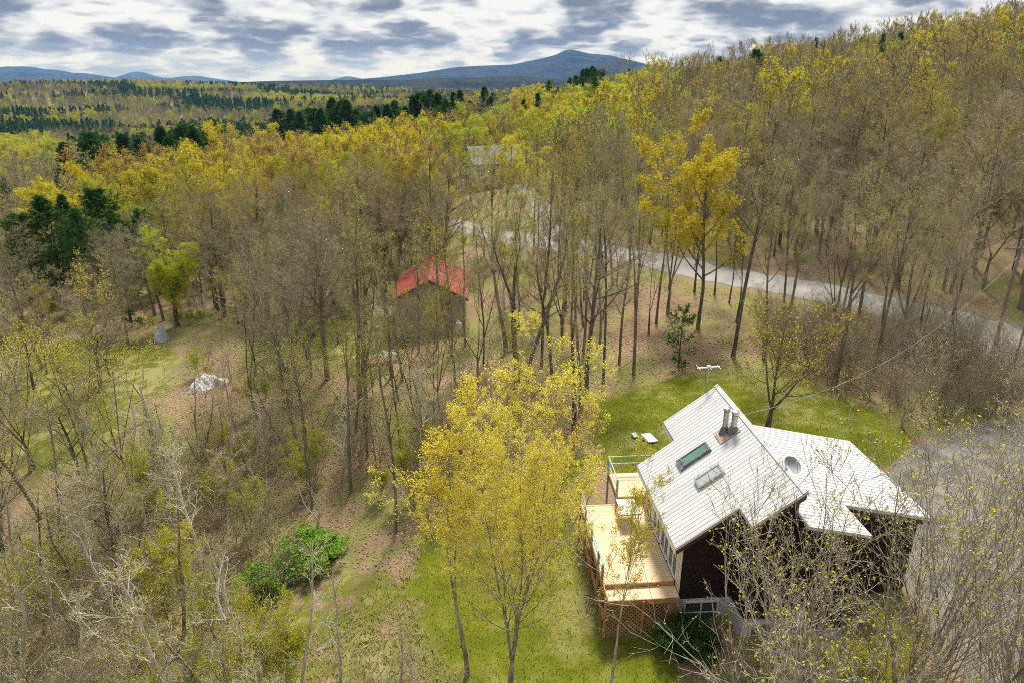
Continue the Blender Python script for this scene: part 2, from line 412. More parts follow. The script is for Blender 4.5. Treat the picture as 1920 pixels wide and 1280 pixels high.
def conifer(key, seed, h=14, r=.17, first=.12, gap=.42, reach=2.6, shape='spruce', needle='needle', nlen=.28, dens=11, per=6):
    rng = np.random.default_rng(seed)
    tr = walk(np.zeros((1, 3)) + [0, 0, -.3], np.array([[0, 0, 1.]]), np.array([h + .3]), 10, .1, .012, rng)
    T = [tubes(tr, r * np.linspace(1.2, .08, 10)[None], 7)]
    P0 = []; D = []; L = []
    z = h * first
    while z < h * .985:
        k = (z / h - first) / (1 - first)
        if shape == 'spruce': ln = reach * (1 - k) ** .85 + .12
        else: ln = reach * (.55 + .75 * math.sin(min(1, k * 1.1) * math.pi * .8)) * (1 - k ** 3) * .9 + .25
        for j in range(per):
            a = rng.random() * 6.28; el = R(rng.normal(-8 + 45 * k if shape == 'spruce' else 12 + 30 * k, 8))
            P0.append((0, 0, z + rng.normal(0, gap * .25))); D.append((math.cos(a) * math.cos(el), math.sin(a) * math.cos(el), math.sin(el))); L.append(ln * rng.uniform(.6, 1.2))
        z += gap * (1 if shape == 'spruce' else rng.uniform(1.2, 2.0)) * (1 - .45 * k)
    B = walk(np.array(P0), np.array(D), np.array(L), 5, .02 if shape == 'spruce' else .07, .05, rng)
    BR = taper(np.array(L) * .012 + .006, 5)
    L2, R2 = sprout(B, BR, 6, .2, 1.0, 50, 10, .42, 3, .0, .08, rng, rk=.7, minlen=.15)
    T2, TR2 = tubes(B, BR, 3)
    C = [(T2, TR2, 0)]
    for PP, mul in ((B, 1.0), (L2, 1.0)):
        m = dens if PP is L2 else dens + 4
        n, kk, _ = PP.shape
        u = rng.random((n, m)) * .8 + .2; f = u * (kk - 1); i = np.minimum(f.astype(int), kk - 2); fr = (f - i)[..., None]; ar = np.arange(n)[:, None]
        pos = (PP[ar, i] * (1 - fr) + PP[ar, i+1] * fr).reshape(-1, 3); tan = nrm(PP[ar, i+1] - PP[ar, i]).reshape(-1, 3)
        d = nrm(tan * .8 + rng.normal(0, .55, pos.shape) + [0, 0, .1])
        C.append((*ribbons(pos, pos + d * nlen * rng.uniform(.6, 1.2, (len(pos), 1)), np.full(len(pos), nlen * .30), rng, .2), 1))
    TV, TQ, TM = merge([(a, b, 0) for a, b in T]); CV, CQ, CM = merge(C)
    PROTO[key] = dict(trunk=mesh_np(key + '_trunk', TV, TQ, mats=[M['conebark']]), crown=mesh_np(key + '_crown', CV, CQ, mi=CM, mats=[M['conebark'], M[needle]]),
                      h=h, w=reach)

# forest trees: bare, in bud, in leaf
for i in range(5):
    decid(f'bare{i}', 20 + i, h=15 + i % 3, r=.16 + .02 * (i % 3), base=(.28, .14, .32, .18, .12)[i], leaders=(1, 3, 1, 2, 4)[i], limbs=(15, 18, 15, 16, 20)[i], limb_ang=(50, 42, 54, 44, 40)[i],
          limb_len=(.40, .36, .42, .38, .34)[i], up=.07, br=9, tw=8, tl=4, tipw=.020, twlen=1.1, leaf=1250, lsize=.075, leafm='olive', spread=(18, 22, 18, 16, 24)[i])
for i in range(4):
    decid(f'high{i}', 30 + i, h=16, r=.15 + .02 * (i % 3), base=.56, leaders=(1, 2, 3, 1)[i], limbs=11, limb_ang=(38, 30, 28, 44)[i], limb_len=.32, br=7, tw=7, tl=3, tipw=.018, leaf=1200, lsize=.08, leafm='olive', lowstubs=3, wob=.06)
for i in range(4):
    decid(f'bud{i}', 40 + i, h=15 + i % 2, r=.15 + .02 * (i % 3), base=(.30, .15, .2, .32)[i], leaders=(1, 3, 2, 1)[i], limbs=16, limb_ang=46, limb_len=.38, up=.08, br=8, tw=7, tl=3, tipw=.018, spread=20,
          leaf=3600, lsize=.10, lspread=.10, leafm='olive', twigmat='twigwarm', leaf_top=.45)
for i in range(4):
    decid(f'leaf{i}', 60 + i, h=14 + i % 2, r=.16, base=(.16, .30, .14, .2)[i], leaders=(3, 1, 4, 2)[i], limbs=16, limb_ang=46, limb_len=.38, up=.08, spread=22, br=7, tw=7, tl=3, tipw=.014,
          leaf=12000, lsize=.15, lspread=.16, leafm='yellow', twigmat='twigwarm', leaf_top=.30)
for i in range(3):
    decid(f'slim{i}', 80 + i, h=11 + i, r=.085, base=.30, leaders=1, limbs=13, limb_ang=36, limb_len=.22, br=5, tw=5, tl=2, tipw=.012, wob=.09, leaf=700, lsize=.065, leafm='olive', lowstubs=6)
conifer('spruce0', 1, h=15, reach=2.7); conifer('spruce1', 2, h=13, reach=2.3)
conifer('pine0', 3, h=15, first=.25, gap=.6, reach=2.6, shape='pine', nlen=.34, per=6); conifer('pine1', 4, h=13, first=.2, gap=.55, reach=2.5, shape='pine', nlen=.34, per=6)
conifer('youngpine', 5, h=5.2, r=.07, first=.10, gap=.5, reach=1.5, shape='pine', needle='needlelight', nlen=.26, per=4, dens=7)

LEAFY = ('yellow', 'gold', 'lime', 'olive', 'rust', 'willow')
def place(key, name, x, y, height=None, rz=None, wide=1.0, lean=(0, 0), leafm=None, barkm=None, label=None, cat='tree', group=None, sink=0.0):
    pr = PROTO[key]
    s = (height / pr['h']) if height else 1.0
    e = link(name, None, None, (x, y, h1(x, y) - sink), label, cat, group)
    e.empty_display_size = .5
    e.rotation_euler = (lean[0], lean[1], random.random() * 6.28 if rz is None else rz)
    e.scale = (s * wide, s * wide, s)
    for part in ('trunk', 'crown'):
        o = link(part, pr[part], e)
        if part == 'crown' and leafm and len(o.material_slots) > 1:
            o.material_slots[1].link = 'OBJECT'; o.material_slots[1].material = M[leafm]
        if barkm:
            o.material_slots[0].link = 'OBJECT'; o.material_slots[0].material = M[barkm]
    return e
def place_px(key, name, px, top_py, y, **kw):      # tree whose top shows at that pixel when its foot is y metres out
    x = at_y(px, top_py, y)[0]; gz = h1(x, y); top = at_y(px, top_py, y)[2]
    return place(key, name, x, y, height=max(3.0, top - gz), **kw)

# ------------------------------------------------------------------ regions of the ground (plan outlines)
LAWN_BACK = gp((1118,748),(1180,728),(1290,704),(1400,697),(1500,702),(1570,742),(1650,772),(1720,810),(1700,870),(1560,880),(1400,905),(1250,900),(1150,885),(1105,820))
LAWN_SIDE = gp((1150,860),(1095,890),(1060,930),(1085,1050),(1120,1160),(1300,1190),(1285,1340),(900,1340),(800,1230),(745,1110),(800,1000),(880,930),(980,880),(1090,850))
MEADOW_FRONT = gp((520,1110),(640,1050),(760,1060),(860,1200),(950,1330),(480,1330))
MEADOW_CABIN = gp((620,560),(720,560),(770,620),(740,700),(690,720),(600,690),(520,660),(540,590))
MEADOW_LEFT = gp((90,640),(230,630),(330,650),(330,730),(260,760),(240,860),(60,900),(0,880),(0,700))
MEADOW_MID = gp((480,600),(560,590),(600,640),(560,700),(500,740),(440,700))
GRASSES = [(LAWN_BACK, 1.0), (LAWN_SIDE, 1.0), (MEADOW_FRONT, .65), (MEADOW_CABIN, .95), (MEADOW_LEFT, .95), (MEADOW_MID, .9)]
ROAD = gp((640,380),(700,388),(830,418),(980,448),(1100,466),(1190,482),(1300,502),(1440,528),(1560,551),(1680,577),(1790,603),(1900,640),(1960,672)) + [(48, 44), (50, 30), (48, 0)]
DRIVE = [(46, 36), (38, 35), (30, 34), (24, 31.5), (20.5, 27.0), (19.0, 21.0), (19.0, 14.0)]
DRIVE2 = gp((1010,452),(1030,420),(1000,370),(960,335))
def smoothline(pts, n=8):
    pts = np.array(pts, float); out = []
    Pp = np.vstack([2*pts[0]-pts[1], pts, 2*pts[-1]-pts[-2]])
    for i in range(1, len(Pp) - 2):
        for t in np.linspace(0, 1, n, endpoint=False):
            a, b, c, d = Pp[i-1:i+3]
            out.append(.5 * ((2*b) + (-a+c)*t + (2*a-5*b+4*c-d)*t*t + (-a+3*b-3*c+d)*t**3))
    out.append(pts[-1]); return np.array(out)
ROADL, DRIVEL, DRIVE2L = smoothline(ROAD), smoothline(DRIVE), smoothline(DRIVE2)
ROAD_W, DRIVE_W = 2.7, 2.6

# ------------------------------------------------------------------ ground sheet (polar grid about the viewpoint, out to the horizon)
rr = np.concatenate([[0.0], np.geomspace(3, 15000, 420)])
az = np.concatenate([np.linspace(-48, 48, 380), np.linspace(50, 310, 90)]) * math.pi / 180
RR, AZ = np.meshgrid(rr, az, indexing='ij')
GX, GY = RR * np.sin(AZ), RR * np.cos(AZ)
GZ = H(GX, GY)
# the road and the drive are graded into the slope
for LN, hw in ((ROADL, ROAD_W), (DRIVEL, DRIVE_W), (DRIVE2L, 2.0)):
    dd = poly_dist(GX, GY, [tuple(p) for p in LN], closed=False)
    GZ = GZ - .06 * np.clip((hw + .2 - dd) / .6, 0, 1)
na = len(az)
idx = np.arange(GX.size).reshape(GX.shape)
Qg = np.stack([idx[:-1], np.roll(idx[:-1], -1, 1), np.roll(idx[1:], -1, 1), idx[1:]], -1).reshape(-1, 4)
gm = mesh_np('ground', np.stack([GX, GY, GZ], -1).reshape(-1, 3), Qg[:, ::-1])
near = (RR < 200)
lawn = np.full(GX.shape, 0.0); meadow = np.full(GX.shape, 0.0)
for k, (pl, wgt) in enumerate(GRASSES):
    s = signed(GX[near], GY[near], pl); f = np.clip(s / 3.0 + .5, 0, 1)
    tgt = lawn if k < 2 else meadow
    tgt[near] = np.maximum(tgt[near], f * wgt)
grav = np.zeros(GX.shape)
for LN, hw in ((ROADL, ROAD_W), (DRIVEL, DRIVE_W)):
    grav = np.maximum(grav, np.clip((hw + .9 - poly_dist(GX, GY, [tuple(p) for p in LN], closed=False)) / .8, 0, 1))
for nm, arr in (('lawn', lawn), ('meadow', meadow), ('gravel', grav)):
    at = gm.attributes.new(nm, 'FLOAT', 'POINT'); at.data.foreach_set('value', arr.ravel().astype(np.float32))
gmat, nt = new_mat('ground_litter_and_grass')
tc = nt.n('ShaderNodeTexCoord'); V = tc.outputs['Object']
la = nt.n('ShaderNodeAttribute', attribute_name='lawn').outputs['Fac']
ma = nt.n('ShaderNodeAttribute', attribute_name='meadow').outputs['Fac']
ga = nt.n('ShaderNodeAttribute', attribute_name='gravel').outputs['Fac']
n1 = nt.noise(V, .12, 4, .6); n2 = nt.noise(V, .8, 5, .65); n3 = nt.noise(V, 6, 4, .7); n4 = nt.noise(V, 28, 3, .7)
vo = nt.n('ShaderNodeTexVoronoi', ins={'Vector': V, 'Scale': 9.0})
litter = nt.ramp(nt.math('ADD', nt.math('MULTIPLY', n4, .55), nt.math('MULTIPLY', n3, .5)), [(.32, (.095, .064, .04)), (.48, (.22, .148, .094)), (.60, (.35, .25, .165)), (.75, (.48, .37, .27))])
litter = nt.mix(nt.math('MULTIPLY', vo.outputs['Color'], .35), litter, (.30, .19, .11))
greenbits = nt.mix(n3, (.12, .17, .03), (.26, .29, .06))
litter = nt.mix(nt.math('MULTIPLY', nt.smooth(nt.math('ADD', nt.math('MULTIPLY', n1, .55), nt.math('MULTIPLY', n2, .45)), .45, .57), .72), litter, greenbits)
straw = nt.mix(n4, (.24, .20, .09), (.40, .34, .18))
grass = nt.ramp(nt.math('ADD', nt.math('MULTIPLY', n2, .5), nt.math('MULTIPLY', n4, .5)), [(.30, (.06, .08, .008)), (.48, (.12, .14, .012)), (.62, (.19, .195, .02)), (.75, (.27, .23, .05))])
mgrass = nt.mix(nt.smooth(nt.math('ADD', n2, nt.math('MULTIPLY', nt.math('SUBTRACT', n1, .5), .8)), .47, .66), grass, nt.mix(n3, straw, litter))
wob = nt.math('MULTIPLY', nt.math('SUBTRACT', n2, .5), 1.8)
lf = nt.smooth(nt.math('ADD', la, wob), .35, .65); mf = nt.smooth(nt.math('ADD', ma, nt.math('MULTIPLY', wob, 1.3)), .25, .75)
gravel = nt.mix(n4, (.15, .14, .12), (.27, .25, .22))
c = nt.mix(mf, litter, mgrass); c = nt.mix(lf, c, nt.mix(nt.math('MULTIPLY', nt.smooth(nt.math('ADD', nt.math('MULTIPLY', n1, .6), nt.math('MULTIPLY', n2, .4)), .48, .62), .75), grass, nt.mix(n2, straw, litter))); c = nt.mix(nt.smooth(nt.math('ADD', ga, nt.math('MULTIPLY', wob, .5)), .4, .6), c, gravel)
principled(nt, c, .95, nt.math('ADD', n4, n3), spec=.05, bs=.6, bd=.05)
gm.materials.append(gmat)
ground = link('ground', gm, kind='structure', label='sloping woodland ground of brown leaf litter and spring grass')

# ------------------------------------------------------------------ road, drives
def ribbon_road(name, line, hw, mat, label, lift=.03, cross=7):
    line = np.asarray(line); d = np.gradient(line, axis=0); d = nrm(d); nn = np.stack([d[:, 1], -d[:, 0]], -1)
    offs = np.linspace(-1, 1, cross)
    rng = np.random.default_rng(3); jit = rng.normal(0, .12, (len(line), 2))
    P = line[:, None] + nn[:, None] * (offs[None, :, None] * hw)
    P[:, 0] += nn * jit[:, :1]; P[:, -1] += nn * jit[:, 1:]
    hc = H(line[:, 0], line[:, 1])
    Z = H(P[..., 0], P[..., 1]) + lift + .05 * (1 - offs[None] ** 2) - .05 * (np.abs(offs[None]) > .99)
    i = np.arange(P.shape[0] * cross).reshape(-1, cross)
    Q = np.stack([i[:-1, :-1], i[:-1, 1:], i[1:, 1:], i[1:, :-1]], -1).reshape(-1, 4)
    link(name, mesh_np(name, np.concatenate([P, Z[..., None]], -1).reshape(-1, 3), Q[:, ::-1], mats=[mat]), kind='structure', label=label)
rm, nt = new_mat('road_gravel')
V = nt.n('ShaderNodeTexCoord').outputs['Object']
a, b, c_ = nt.noise(V, .5, 4, .6), nt.noise(V, 20, 3, .7), nt.noise(V, 3, 4, .6)
principled(nt, nt.mix(nt.math('ADD', nt.math('MULTIPLY', a, .5), nt.math('MULTIPLY', b, .5)), (.27, .26, .25), nt.mix(c_, (.47, .455, .44), (.36, .32, .27))), .95, b, spec=.1, bs=.5, bd=.03)
ribbon_road('road', ROADL, ROAD_W, rm, 'pale grey gravel road running through the woods')
rm2 = simple('driveway_gravel', (.10, .097, .085), (.25, .235, .215), .9, .95, bs=.8)
ribbon_road('driveway', DRIVEL, DRIVE_W, rm2, 'grey gravel driveway beside the white-roofed house', lift=.045)
ribbon_road('lane', DRIVE2L, 2.0, rm, 'grey gravel lane leading to the distant grey-roofed house', lift=.045)

# ------------------------------------------------------------------ hills and mountains on the horizon
def hillmat(name, a, b, scale):
    m, nt = new_mat(name); V = nt.n('ShaderNodeTexCoord').outputs['Object']
    n1 = nt.noise(V, scale, 6, .65); n2 = nt.noise(V, scale * 7, 4, .7)
    principled(nt, nt.mix(nt.smooth(nt.math('ADD', nt.math('MULTIPLY', n1, .6), nt.math('MULTIPLY', n2, .4)), .38, .62), a, b), 1.0, n2, spec=0, bs=1.0, bd=30)
    return m
hm = hillmat('far_forest_slopes', (.016, .026, .02), (.06, .06, .035), .004)
def range_of_hills(name, dist, depth, prof, label, rough, seed, step=40):
    rng = np.random.default_rng(seed)
    xs = np.arange(prof[0][0], prof[-1][0] + 1, 3.0)
    hp = np.interp(xs, [p[0] for p in prof], [p[1] for p in prof])
    k = np.ones(3) / 3; hp = np.convolve(np.pad(hp, 1, mode='edge'), k, 'valid')
    crest = np.array([at_y(px, py, dist) for px, py in zip(xs, hp)])
    t = np.linspace(-1, 1, 41)
    X = crest[:, 0][:, None] * (1 + t[None] * depth / dist * .5); Y = dist + t[None] * depth + 0 * X
    shape = np.cos(np.clip(t, -1, 1) * math.pi / 2) ** .8
    nz = sum(np.sin(X * f + p1) * np.sin(Y * f * 1.3 + p2 + np.sin(X * f * .7)) * a for f, a, p1, p2 in [(1/900, 1, rng.random()*6, 1), (1/330, .5, rng.random()*6, 2), (1/120, .22, rng.random()*6, 3)])
    Z = -40 + (crest[:, 2][:, None] + 40) * np.clip(shape[None] + rough * nz * (1 - np.exp(-(t[None] * 2.2) ** 2)), 0, 1.0)
    i = np.arange(X.size).reshape(X.shape)
    Q = np.stack([i[:-1, :-1], i[:-1, 1:], i[1:, 1:], i[1:, :-1]], -1).reshape(-1, 4)
    link(name, mesh_np(name, np.stack([X, Y, Z], -1).reshape(-1, 3), Q[:, ::-1], mats=[hm]), kind='structure', label=label)
range_of_hills('mountain', 8000, 2300, [(420,168),(470,158),(560,153),(660,150),(720,145),(790,137),(860,126),(900,124),(960,122),(1010,112),(1040,105),(1056,97),(1066,95),(1080,98),(1098,103),(1140,106),(1165,112),(1200,122),(1240,126),(1290,131),(1400,140),(1500,160)], 'blue mountain with a small knob summit on the horizon', .22, 1)
range_of_hills('hills', 9500, 2200, [(-140,140),(-60,128),(0,126),(30,127),(50,125),(75,130),(100,131),(130,138),(150,137),(185,143),(215,148),(260,160)], 'blue rolling hills above the forest on the horizon', .2, 2)
range_of_hills('hills', 13200, 1500, [(195,158),(222,146),(245,138),(258,134),(272,138),(290,144),(318,148),(350,144),(365,142),(400,148),(440,154),(500,160)], 'pale pointed hill farthest away on the horizon', .2, 3)
range_of_hills('hills', 12500, 1500, [(600,160),(625,150),(652,143),(670,146),(700,158)], 'faint low hill peeping over the wooded ridge', .2, 5)
range_of_hills('hills', 3600, 900, [(330,168),(380,160),(440,155),(520,152),(600,151),(700,150),(760,152),(820,147),(900,146),(980,143),(1080,150),(1200,158),(1300,165)], 'low blue-green forested ridge below the mountain', .25, 4)

# ------------------------------------------------------------------ the white-roofed house
M['roofwhite'] = simple('roof_white_metal', (.50, .505, .51), (.62, .62, .62), .9, .45, 0.0, .5, (.4, 3, .4), .05)
M['siding'] = simple('siding_dark_brown', (.014, .008, .006), (.036, .019, .013), 3, .8, stretch=(.4, .4, 9), bs=.8, bd=.02)
M['concrete'] = simple('foundation_concrete', (.42, .41, .39), (.58, .57, .54), 2.5, .9)
M['whitepaint'] = simple('white_paint', (.70, .70, .69), (.80, .80, .78), 3, .5)
M['fascia'] = simple('brown_fascia', (.05, .03, .02), (.09, .055, .035), 3, .7)
M['sealgrey'] = simple('grey_flashing', (.10, .105, .11), (.17, .175, .18), 4, .5)
M['steel'] = simple('galvanised_steel', (.42, .42, .42), (.62, .62, .62), 6, .35, .8)
M['rustyfl'] = simple('stained_flashing', (.40, .38, .36), (.38, .22, .12), 4, .5)
M['tan'] = simple('tan_wall', (.50, .38, .26), (.62, .50, .36), 3, .8)
def glass(name, tint, rough=.04):
    m, nt = new_mat(name)
    g = nt.noise(nt.n('ShaderNodeTexCoord').outputs['Object'], 6, 5, .6)
    principled(nt, nt.mix(g, tint, tuple(min(1, t * 2.2 + .02) for t in tint)), rough, None, 0.0, .9)
    return m
M['glass'] = glass('window_glass', (.03, .04, .045)); M['skyglass'] = glass('skylight_glass', (.05, .12, .10), .08); M['skyglass2'] = glass('skylight_glass_pale', (.22, .25, .26), .12)
M['deckwood'] = simple('deck_cedar', (.62, .44, .26), (.82, .64, .42), 2.0, .75, stretch=(.6, 6, 1))
M['deckedge'] = simple('deck_stained_wood', (.32, .16, .065), (.48, .27, .12), 3, .75, stretch=(1, 1, .5))
M['railteal'] = simple('rail_grey_green', (.22, .33, .32), (.42, .52, .50), 5, .6)

TAN37, TAN12 = .7536, .2126
E0 = (6.249, 22.0)
house = link('house', None, None, (*E0, 0), 'dark brown house with white ribbed metal roof and two skylights', 'house')
house.rotation_euler = (0, 0, R(4))
def zl(x, y=0): return 3.26 + TAN37 * x
def zr_(x, y=0): return 5.39 - TAN12 * (x - 4.15)
XR = 4.15
rl = MB()
polyL = [(0,0),(2.3,0),(2.3,-1.2),(XR,-1.2),(XR,8.0),(1.65,8.0),(1.65,6.15),(0,6.15)]
rl.prism(polyL, lambda x, y: zl(x), lambda x, y: zl(x) - .13)
def lowL(y): return 2.3 if y < 0 else (0 if y < 6.15 else 1.65)
def rib(mb, x0, x1, y, zf, w=.018, hh=.015):
    vs = []
    for x in (x0, x1):
        vs += [(x, y - w, zf(x) + .001), (x, y - w * .45, zf(x) + hh), (x, y + w * .45, zf(x) + hh), (x, y + w, zf(x) + .001)]
    mb.add(vs, [(0,1,5,4),(1,2,6,5),(2,3,7,6),(3,2,1,0),(4,5,6,7)])
for y in np.arange(-1.1, 8.0, .23): rib(rl, lowL(y) + .01, XR - .05, y, zl)
rl.build('roof', M['roofwhite'], house, label='steep white ribbed roof slope with the skylights')
rc = MB().add([(XR-.16, -1.23, zl(XR-.16)+.05), (XR, -1.23, zl(XR)+.06), (XR+.05, -1.23, zl(XR)-.16), (XR-.16, 8.03, zl(XR-.16)+.05), (XR, 8.03, zl(XR)+.06), (XR+.05, 8.03, zl(XR)-.16)],
              [(0,1,4,3),(1,2,5,4),(2,1,0),(3,4,5)]).build('ridge_cap', M['roofwhite'], house)
rrm = MB()
polyR = [(4.02,-1.9),(6.4,-1.9),(6.4,0),(10.1,0),(10.1,6.2),(4.02,6.2)]
rrm.prism(polyR, lambda x, y: zr_(x), lambda x, y: zr_(x) - .13)
for y in np.arange(-1.8, 6.2, .23): rib(rrm, 4.05, (6.38 if y < 0 else 10.08), y, zr_)
rrm.build('roof', M['roofwhite'], house, label='low-pitched white ribbed roof of the wing')
fb = MB()                                            # trim boards under the roof edges
def edge(mb, a, b, zf, out, h=.20, t=.03, dz=-.131):
    a = np.array(a, float); b = np.array(b, float); o = np.array(out, float)
    p = [(*(a - o*.002), zf(a[0]) + dz), (*(b - o*.002), zf(b[0]) + dz), (*(b - o*t), zf(b[0]) + dz), (*(a - o*t), zf(a[0]) + dz)]
    mb.add(p + [(x, y, z - h) for x, y, z in p], [(0,1,2,3),(7,6,5,4),(0,4,5,1),(1,5,6,2),(2,6,7,3),(3,7,4,0)])
for a_, b_, z_ in (((0.02,0), (2.3,0), zl), ((2.3,-1.2), (XR,-1.2), zl), ((4.2,-1.9), (6.4,-1.9), zr_), ((6.4,0), (10.1,0), zr_)):
    fb = MB(); edge(fb, a_, b_, z_, (0,-1)); fb.build('fascia', M['fascia'], house)
for a_, b_, z_, o_ in (((0,.0), (0,6.15), zl, (-1,0)), ((1.65,6.2), (1.65,8.0), zl, (-1,0)), ((10.1,0), (10.1,6.2), zr_, (1,0))):
    fw = MB(); edge(fw, a_, b_, z_, o_, .16); fw.build('fascia', M['whitepaint'], house, label='white eave board')
def wallbox(x0, x1, y0, y1, zf, zb=-1.4, drop=.14):
    return MB().prism([(x0,y0),(x1,y0),(x1,y1),(x0,y1)], lambda x, y: zf(x) - drop, lambda x, y: zb)
for (x0, x1, y0, y1, zf, zb) in ((.42, 4.1, .40, 5.80, zl, .5), (2.02, 4.1, 5.803, 7.7, zl, .2), (2.62, 4.1, -.90, .397, zl, .5), (4.103, 9.75, .303, 5.9, zr_, .2), (4.103, 6.15, -1.55, .30, zr_, .5)):
    wallbox(x0, x1, y0, y1, zf, zb).build('wall', M['siding'], house)
MB().box(4.0, 4.099, -.88, 7.68, 5.0, zl(4.0) - .15).build('step_wall', M['siding'], house)
def foundation(x0, x1, y0, y1, zt):
    MB().box(x0, x1, y0, y1, -1.6, zt).build('foundation', M['concrete'], house)
foundation(.36, 4.1, .34, 5.80, .498); foundation(2.56, 4.102, -.96, .335, .497); foundation(2.0, 4.1, 5.806, 7.72, .198); foundation(4.106, 9.78, .30, 5.93, .198); foundation(4.107, 6.2, -1.6, .297, .496)
# clapboard courses on the gable ends are thin proud strips
def window(x0, x1, z0, z1, y, panes=1, fr='whitepaint', gl='glass', face='front', tw=.06):
    wn = link('window', None, house)
    def bx(mb, a0, a1, c0, c1, d0, d1):
        if face == 'front': mb.box(a0, a1, y - d1, y - d0, c0, c1)
        else: mb.box(y - d1, y - d0, a0, a1, c0, c1)
    f = MB(); bx(f, x0 - tw, x0, z0 - tw, z1 + tw, 0, .06); bx(f, x1, x1 + tw, z0 - tw, z1 + tw, 0, .06); bx(f, x0, x1, z1, z1 + tw, 0, .06); bx(f, x0, x1, z0 - tw, z0, 0, .08)
    for k in range(1, panes):
        xm = x0 + (x1 - x0) * k / panes; bx(f, xm - .03, xm + .03, z0, z1, .0, .055)
    bx(f, x0, x1, (z0 + z1) / 2 - .018, (z0 + z1) / 2 + .018, .0, .045)
    f.build('frame', M[fr], wn)
    for k in range(panes):
        a0 = x0 + (x1 - x0) * k / panes + (.03 if k else 0); a1 = x0 + (x1 - x0) * (k + 1) / panes - (.03 if k < panes - 1 else 0)
        g = MB(); bx(g, a0 + .002, a1 - .002, z0 + .002, z1 - .002, .004, .018); g.build('pane', M[gl], wn)
    return wn
window(.75, 2.05, -.62, .36, .34, panes=2)
window(2.95, 3.75, -.75, .34, -.96, gl='skyglass')
for y0, y1 in ((.75, 1.75), (1.95, 2.95), (3.15, 4.15), (4.35, 5.35)): window(y0, y1, 1.25, 3.05, .42, panes=2, face='side')
MB().box(.38, .417, .42, .70, .55, 3.3).build('wall_panel', M['tan'], house); MB().box(.38, .417, 5.42, 5.78, .55, 3.3).build('wall_panel', M['tan'], house)
MB().box(.395, .45, .36, .417, .5, 3.3).build('corner_board', M['whitepaint'], house)
def on_roof(x, y, up): n = np.array((-TAN37, 0, 1)) / math.hypot(TAN37, 1); return np.array((x, y, zl(x))) + n * up
def slab(mb, x0, x1, y0, y1, d0, d1):
    vs = [on_roof(x, y, d) for d in (d0, d1) for x, y in ((x0,y0),(x1,y0),(x1,y1),(x0,y1))]
    mb.add(vs, [(3,2,1,0),(4,5,6,7),(0,1,5,4),(1,2,6,5),(2,3,7,6),(3,0,4,7)])
def skylight(x0, x1, y0, y1, gl, fm, label):
    sk = link('skylight', None, house, label=label); t = .07; f = MB()
    slab(f, x0 - t, x0, y0 - t, y1 + t, .0, .13); slab(f, x1, x1 + t, y0 - t, y1 + t, .0, .13); slab(f, x0, x1, y0 - t, y0, .0, .13); slab(f, x0, x1, y1, y1 + t, .0, .13)
    f.build('frame', M[fm], sk)
    p = MB(); slab(p, x0 + .002, x1 - .002, y0 + .002, y1 - .002, .0, .10); p.build('pane', M[gl], sk)
skylight(1.55, 2.50, 3.98, 4.50, 'skyglass', 'sealgrey', 'upper skylight with dark grey frame and green glass')
sa = MB(); slab(sa, 1.32, 1.475, 3.86, 4.62, .03, .10); sa.build('flashing', M['sealgrey'], house)
skylight(1.62, 2.45, 2.22, 2.70, 'skyglass2', 'steel', 'lower skylight with pale grey glass')
def flue(x, y, top, rr_):
    b = on_roof(x, y, 0); ch = link('chimney_pipe', None, house)
    MB().tube([(x, y, b[2] - .15), (x, y, top)], rr_, 16).build('pipe', M['steel'], ch, smooth=False)
    c = MB(); c.tube([(x, y, top + .05), (x, y, top + .055), (x, y, top + .19), (x, y, top + .24)], [rr_ * .9, rr_ * 1.25, rr_ * 1.25, rr_ * .3], 16); c.build('cap', M['steel'], ch)
    MB().tube([(x, y, b[2] - .1), (x, y, b[2] + .16), (x, y, b[2] + .3)], [rr_ * 2.1, rr_ * 1.6, rr_ * 1.05], 16).build('flashing', M['sealgrey'], ch)
flue(3.28, 4.52, 6.72, .115); flue(3.52, 4.18, 6.72, .125)
cr_ = MB(); slab(cr_, 2.95, 3.75, 3.92, 4.78, .032, .045); cr_.build('flashing', M['rustyfl'], house)

# satellite dish and aerial
dish = link('satellite_dish', None, None, None, 'small round grey satellite dish near the house ridge', 'dish'); dish.parent = None
dish.matrix_world = house.matrix_basis @ Matrix.Translation((4.34, .55, 5.62))
dm = MB(); nn_ = 20
cen = np.array((0., 0., .75)); ax = np.array((.25, -.55, .8)); ax /= np.linalg.norm(ax); s_ = np.cross(ax, (1, 0, 0)); s_ /= np.linalg.norm(s_); u_ = np.cross(ax, s_)
vs = [cen]; rings = [.12, .24, .36]
for q in rings: vs += [cen + (s_ * math.cos(k * 2 * math.pi / nn_) + u_ * math.sin(k * 2 * math.pi / nn_)) * q + ax * (q * q * .9) for k in range(nn_)]
fs = [(0, 1 + (k + 1) % nn_, 1 + k) for k in range(nn_)]
for j in range(2): fs += [(1 + j*nn_ + k, 1 + j*nn_ + (k+1) % nn_, 1 + (j+1)*nn_ + (k+1) % nn_, 1 + (j+1)*nn_ + k) for k in range(nn_)]
dm.add(vs, fs)
M['dishgrey'] = simple('dish_grey', (.22, .23, .24), (.32, .33, .34), 5, .5)
dm.build('reflector', M['dishgrey'], dish, smooth=True)
MB().tube([(0, 0, -.35), (0, 0, .45), tuple(cen - ax * .02)], .022, 8).build('mast', M['steel'], dish)
MB().tube([tuple(cen + s_ * .02 - u_ * .28), tuple(cen + ax * .42)], .012, 6).build('feed_arm', M['steel'], dish)
MB().tube([tuple(cen + ax * .38), tuple(cen + ax * .48)], .03, 8).build('receiver', M['whitepaint'], dish)
ant = link('television_aerial', None, None, None, 'small white aerial on a mast above the roof peak', 'aerial')
ant.matrix_world = house.matrix_basis @ Matrix.Translation((3.75, 8.35, 0))
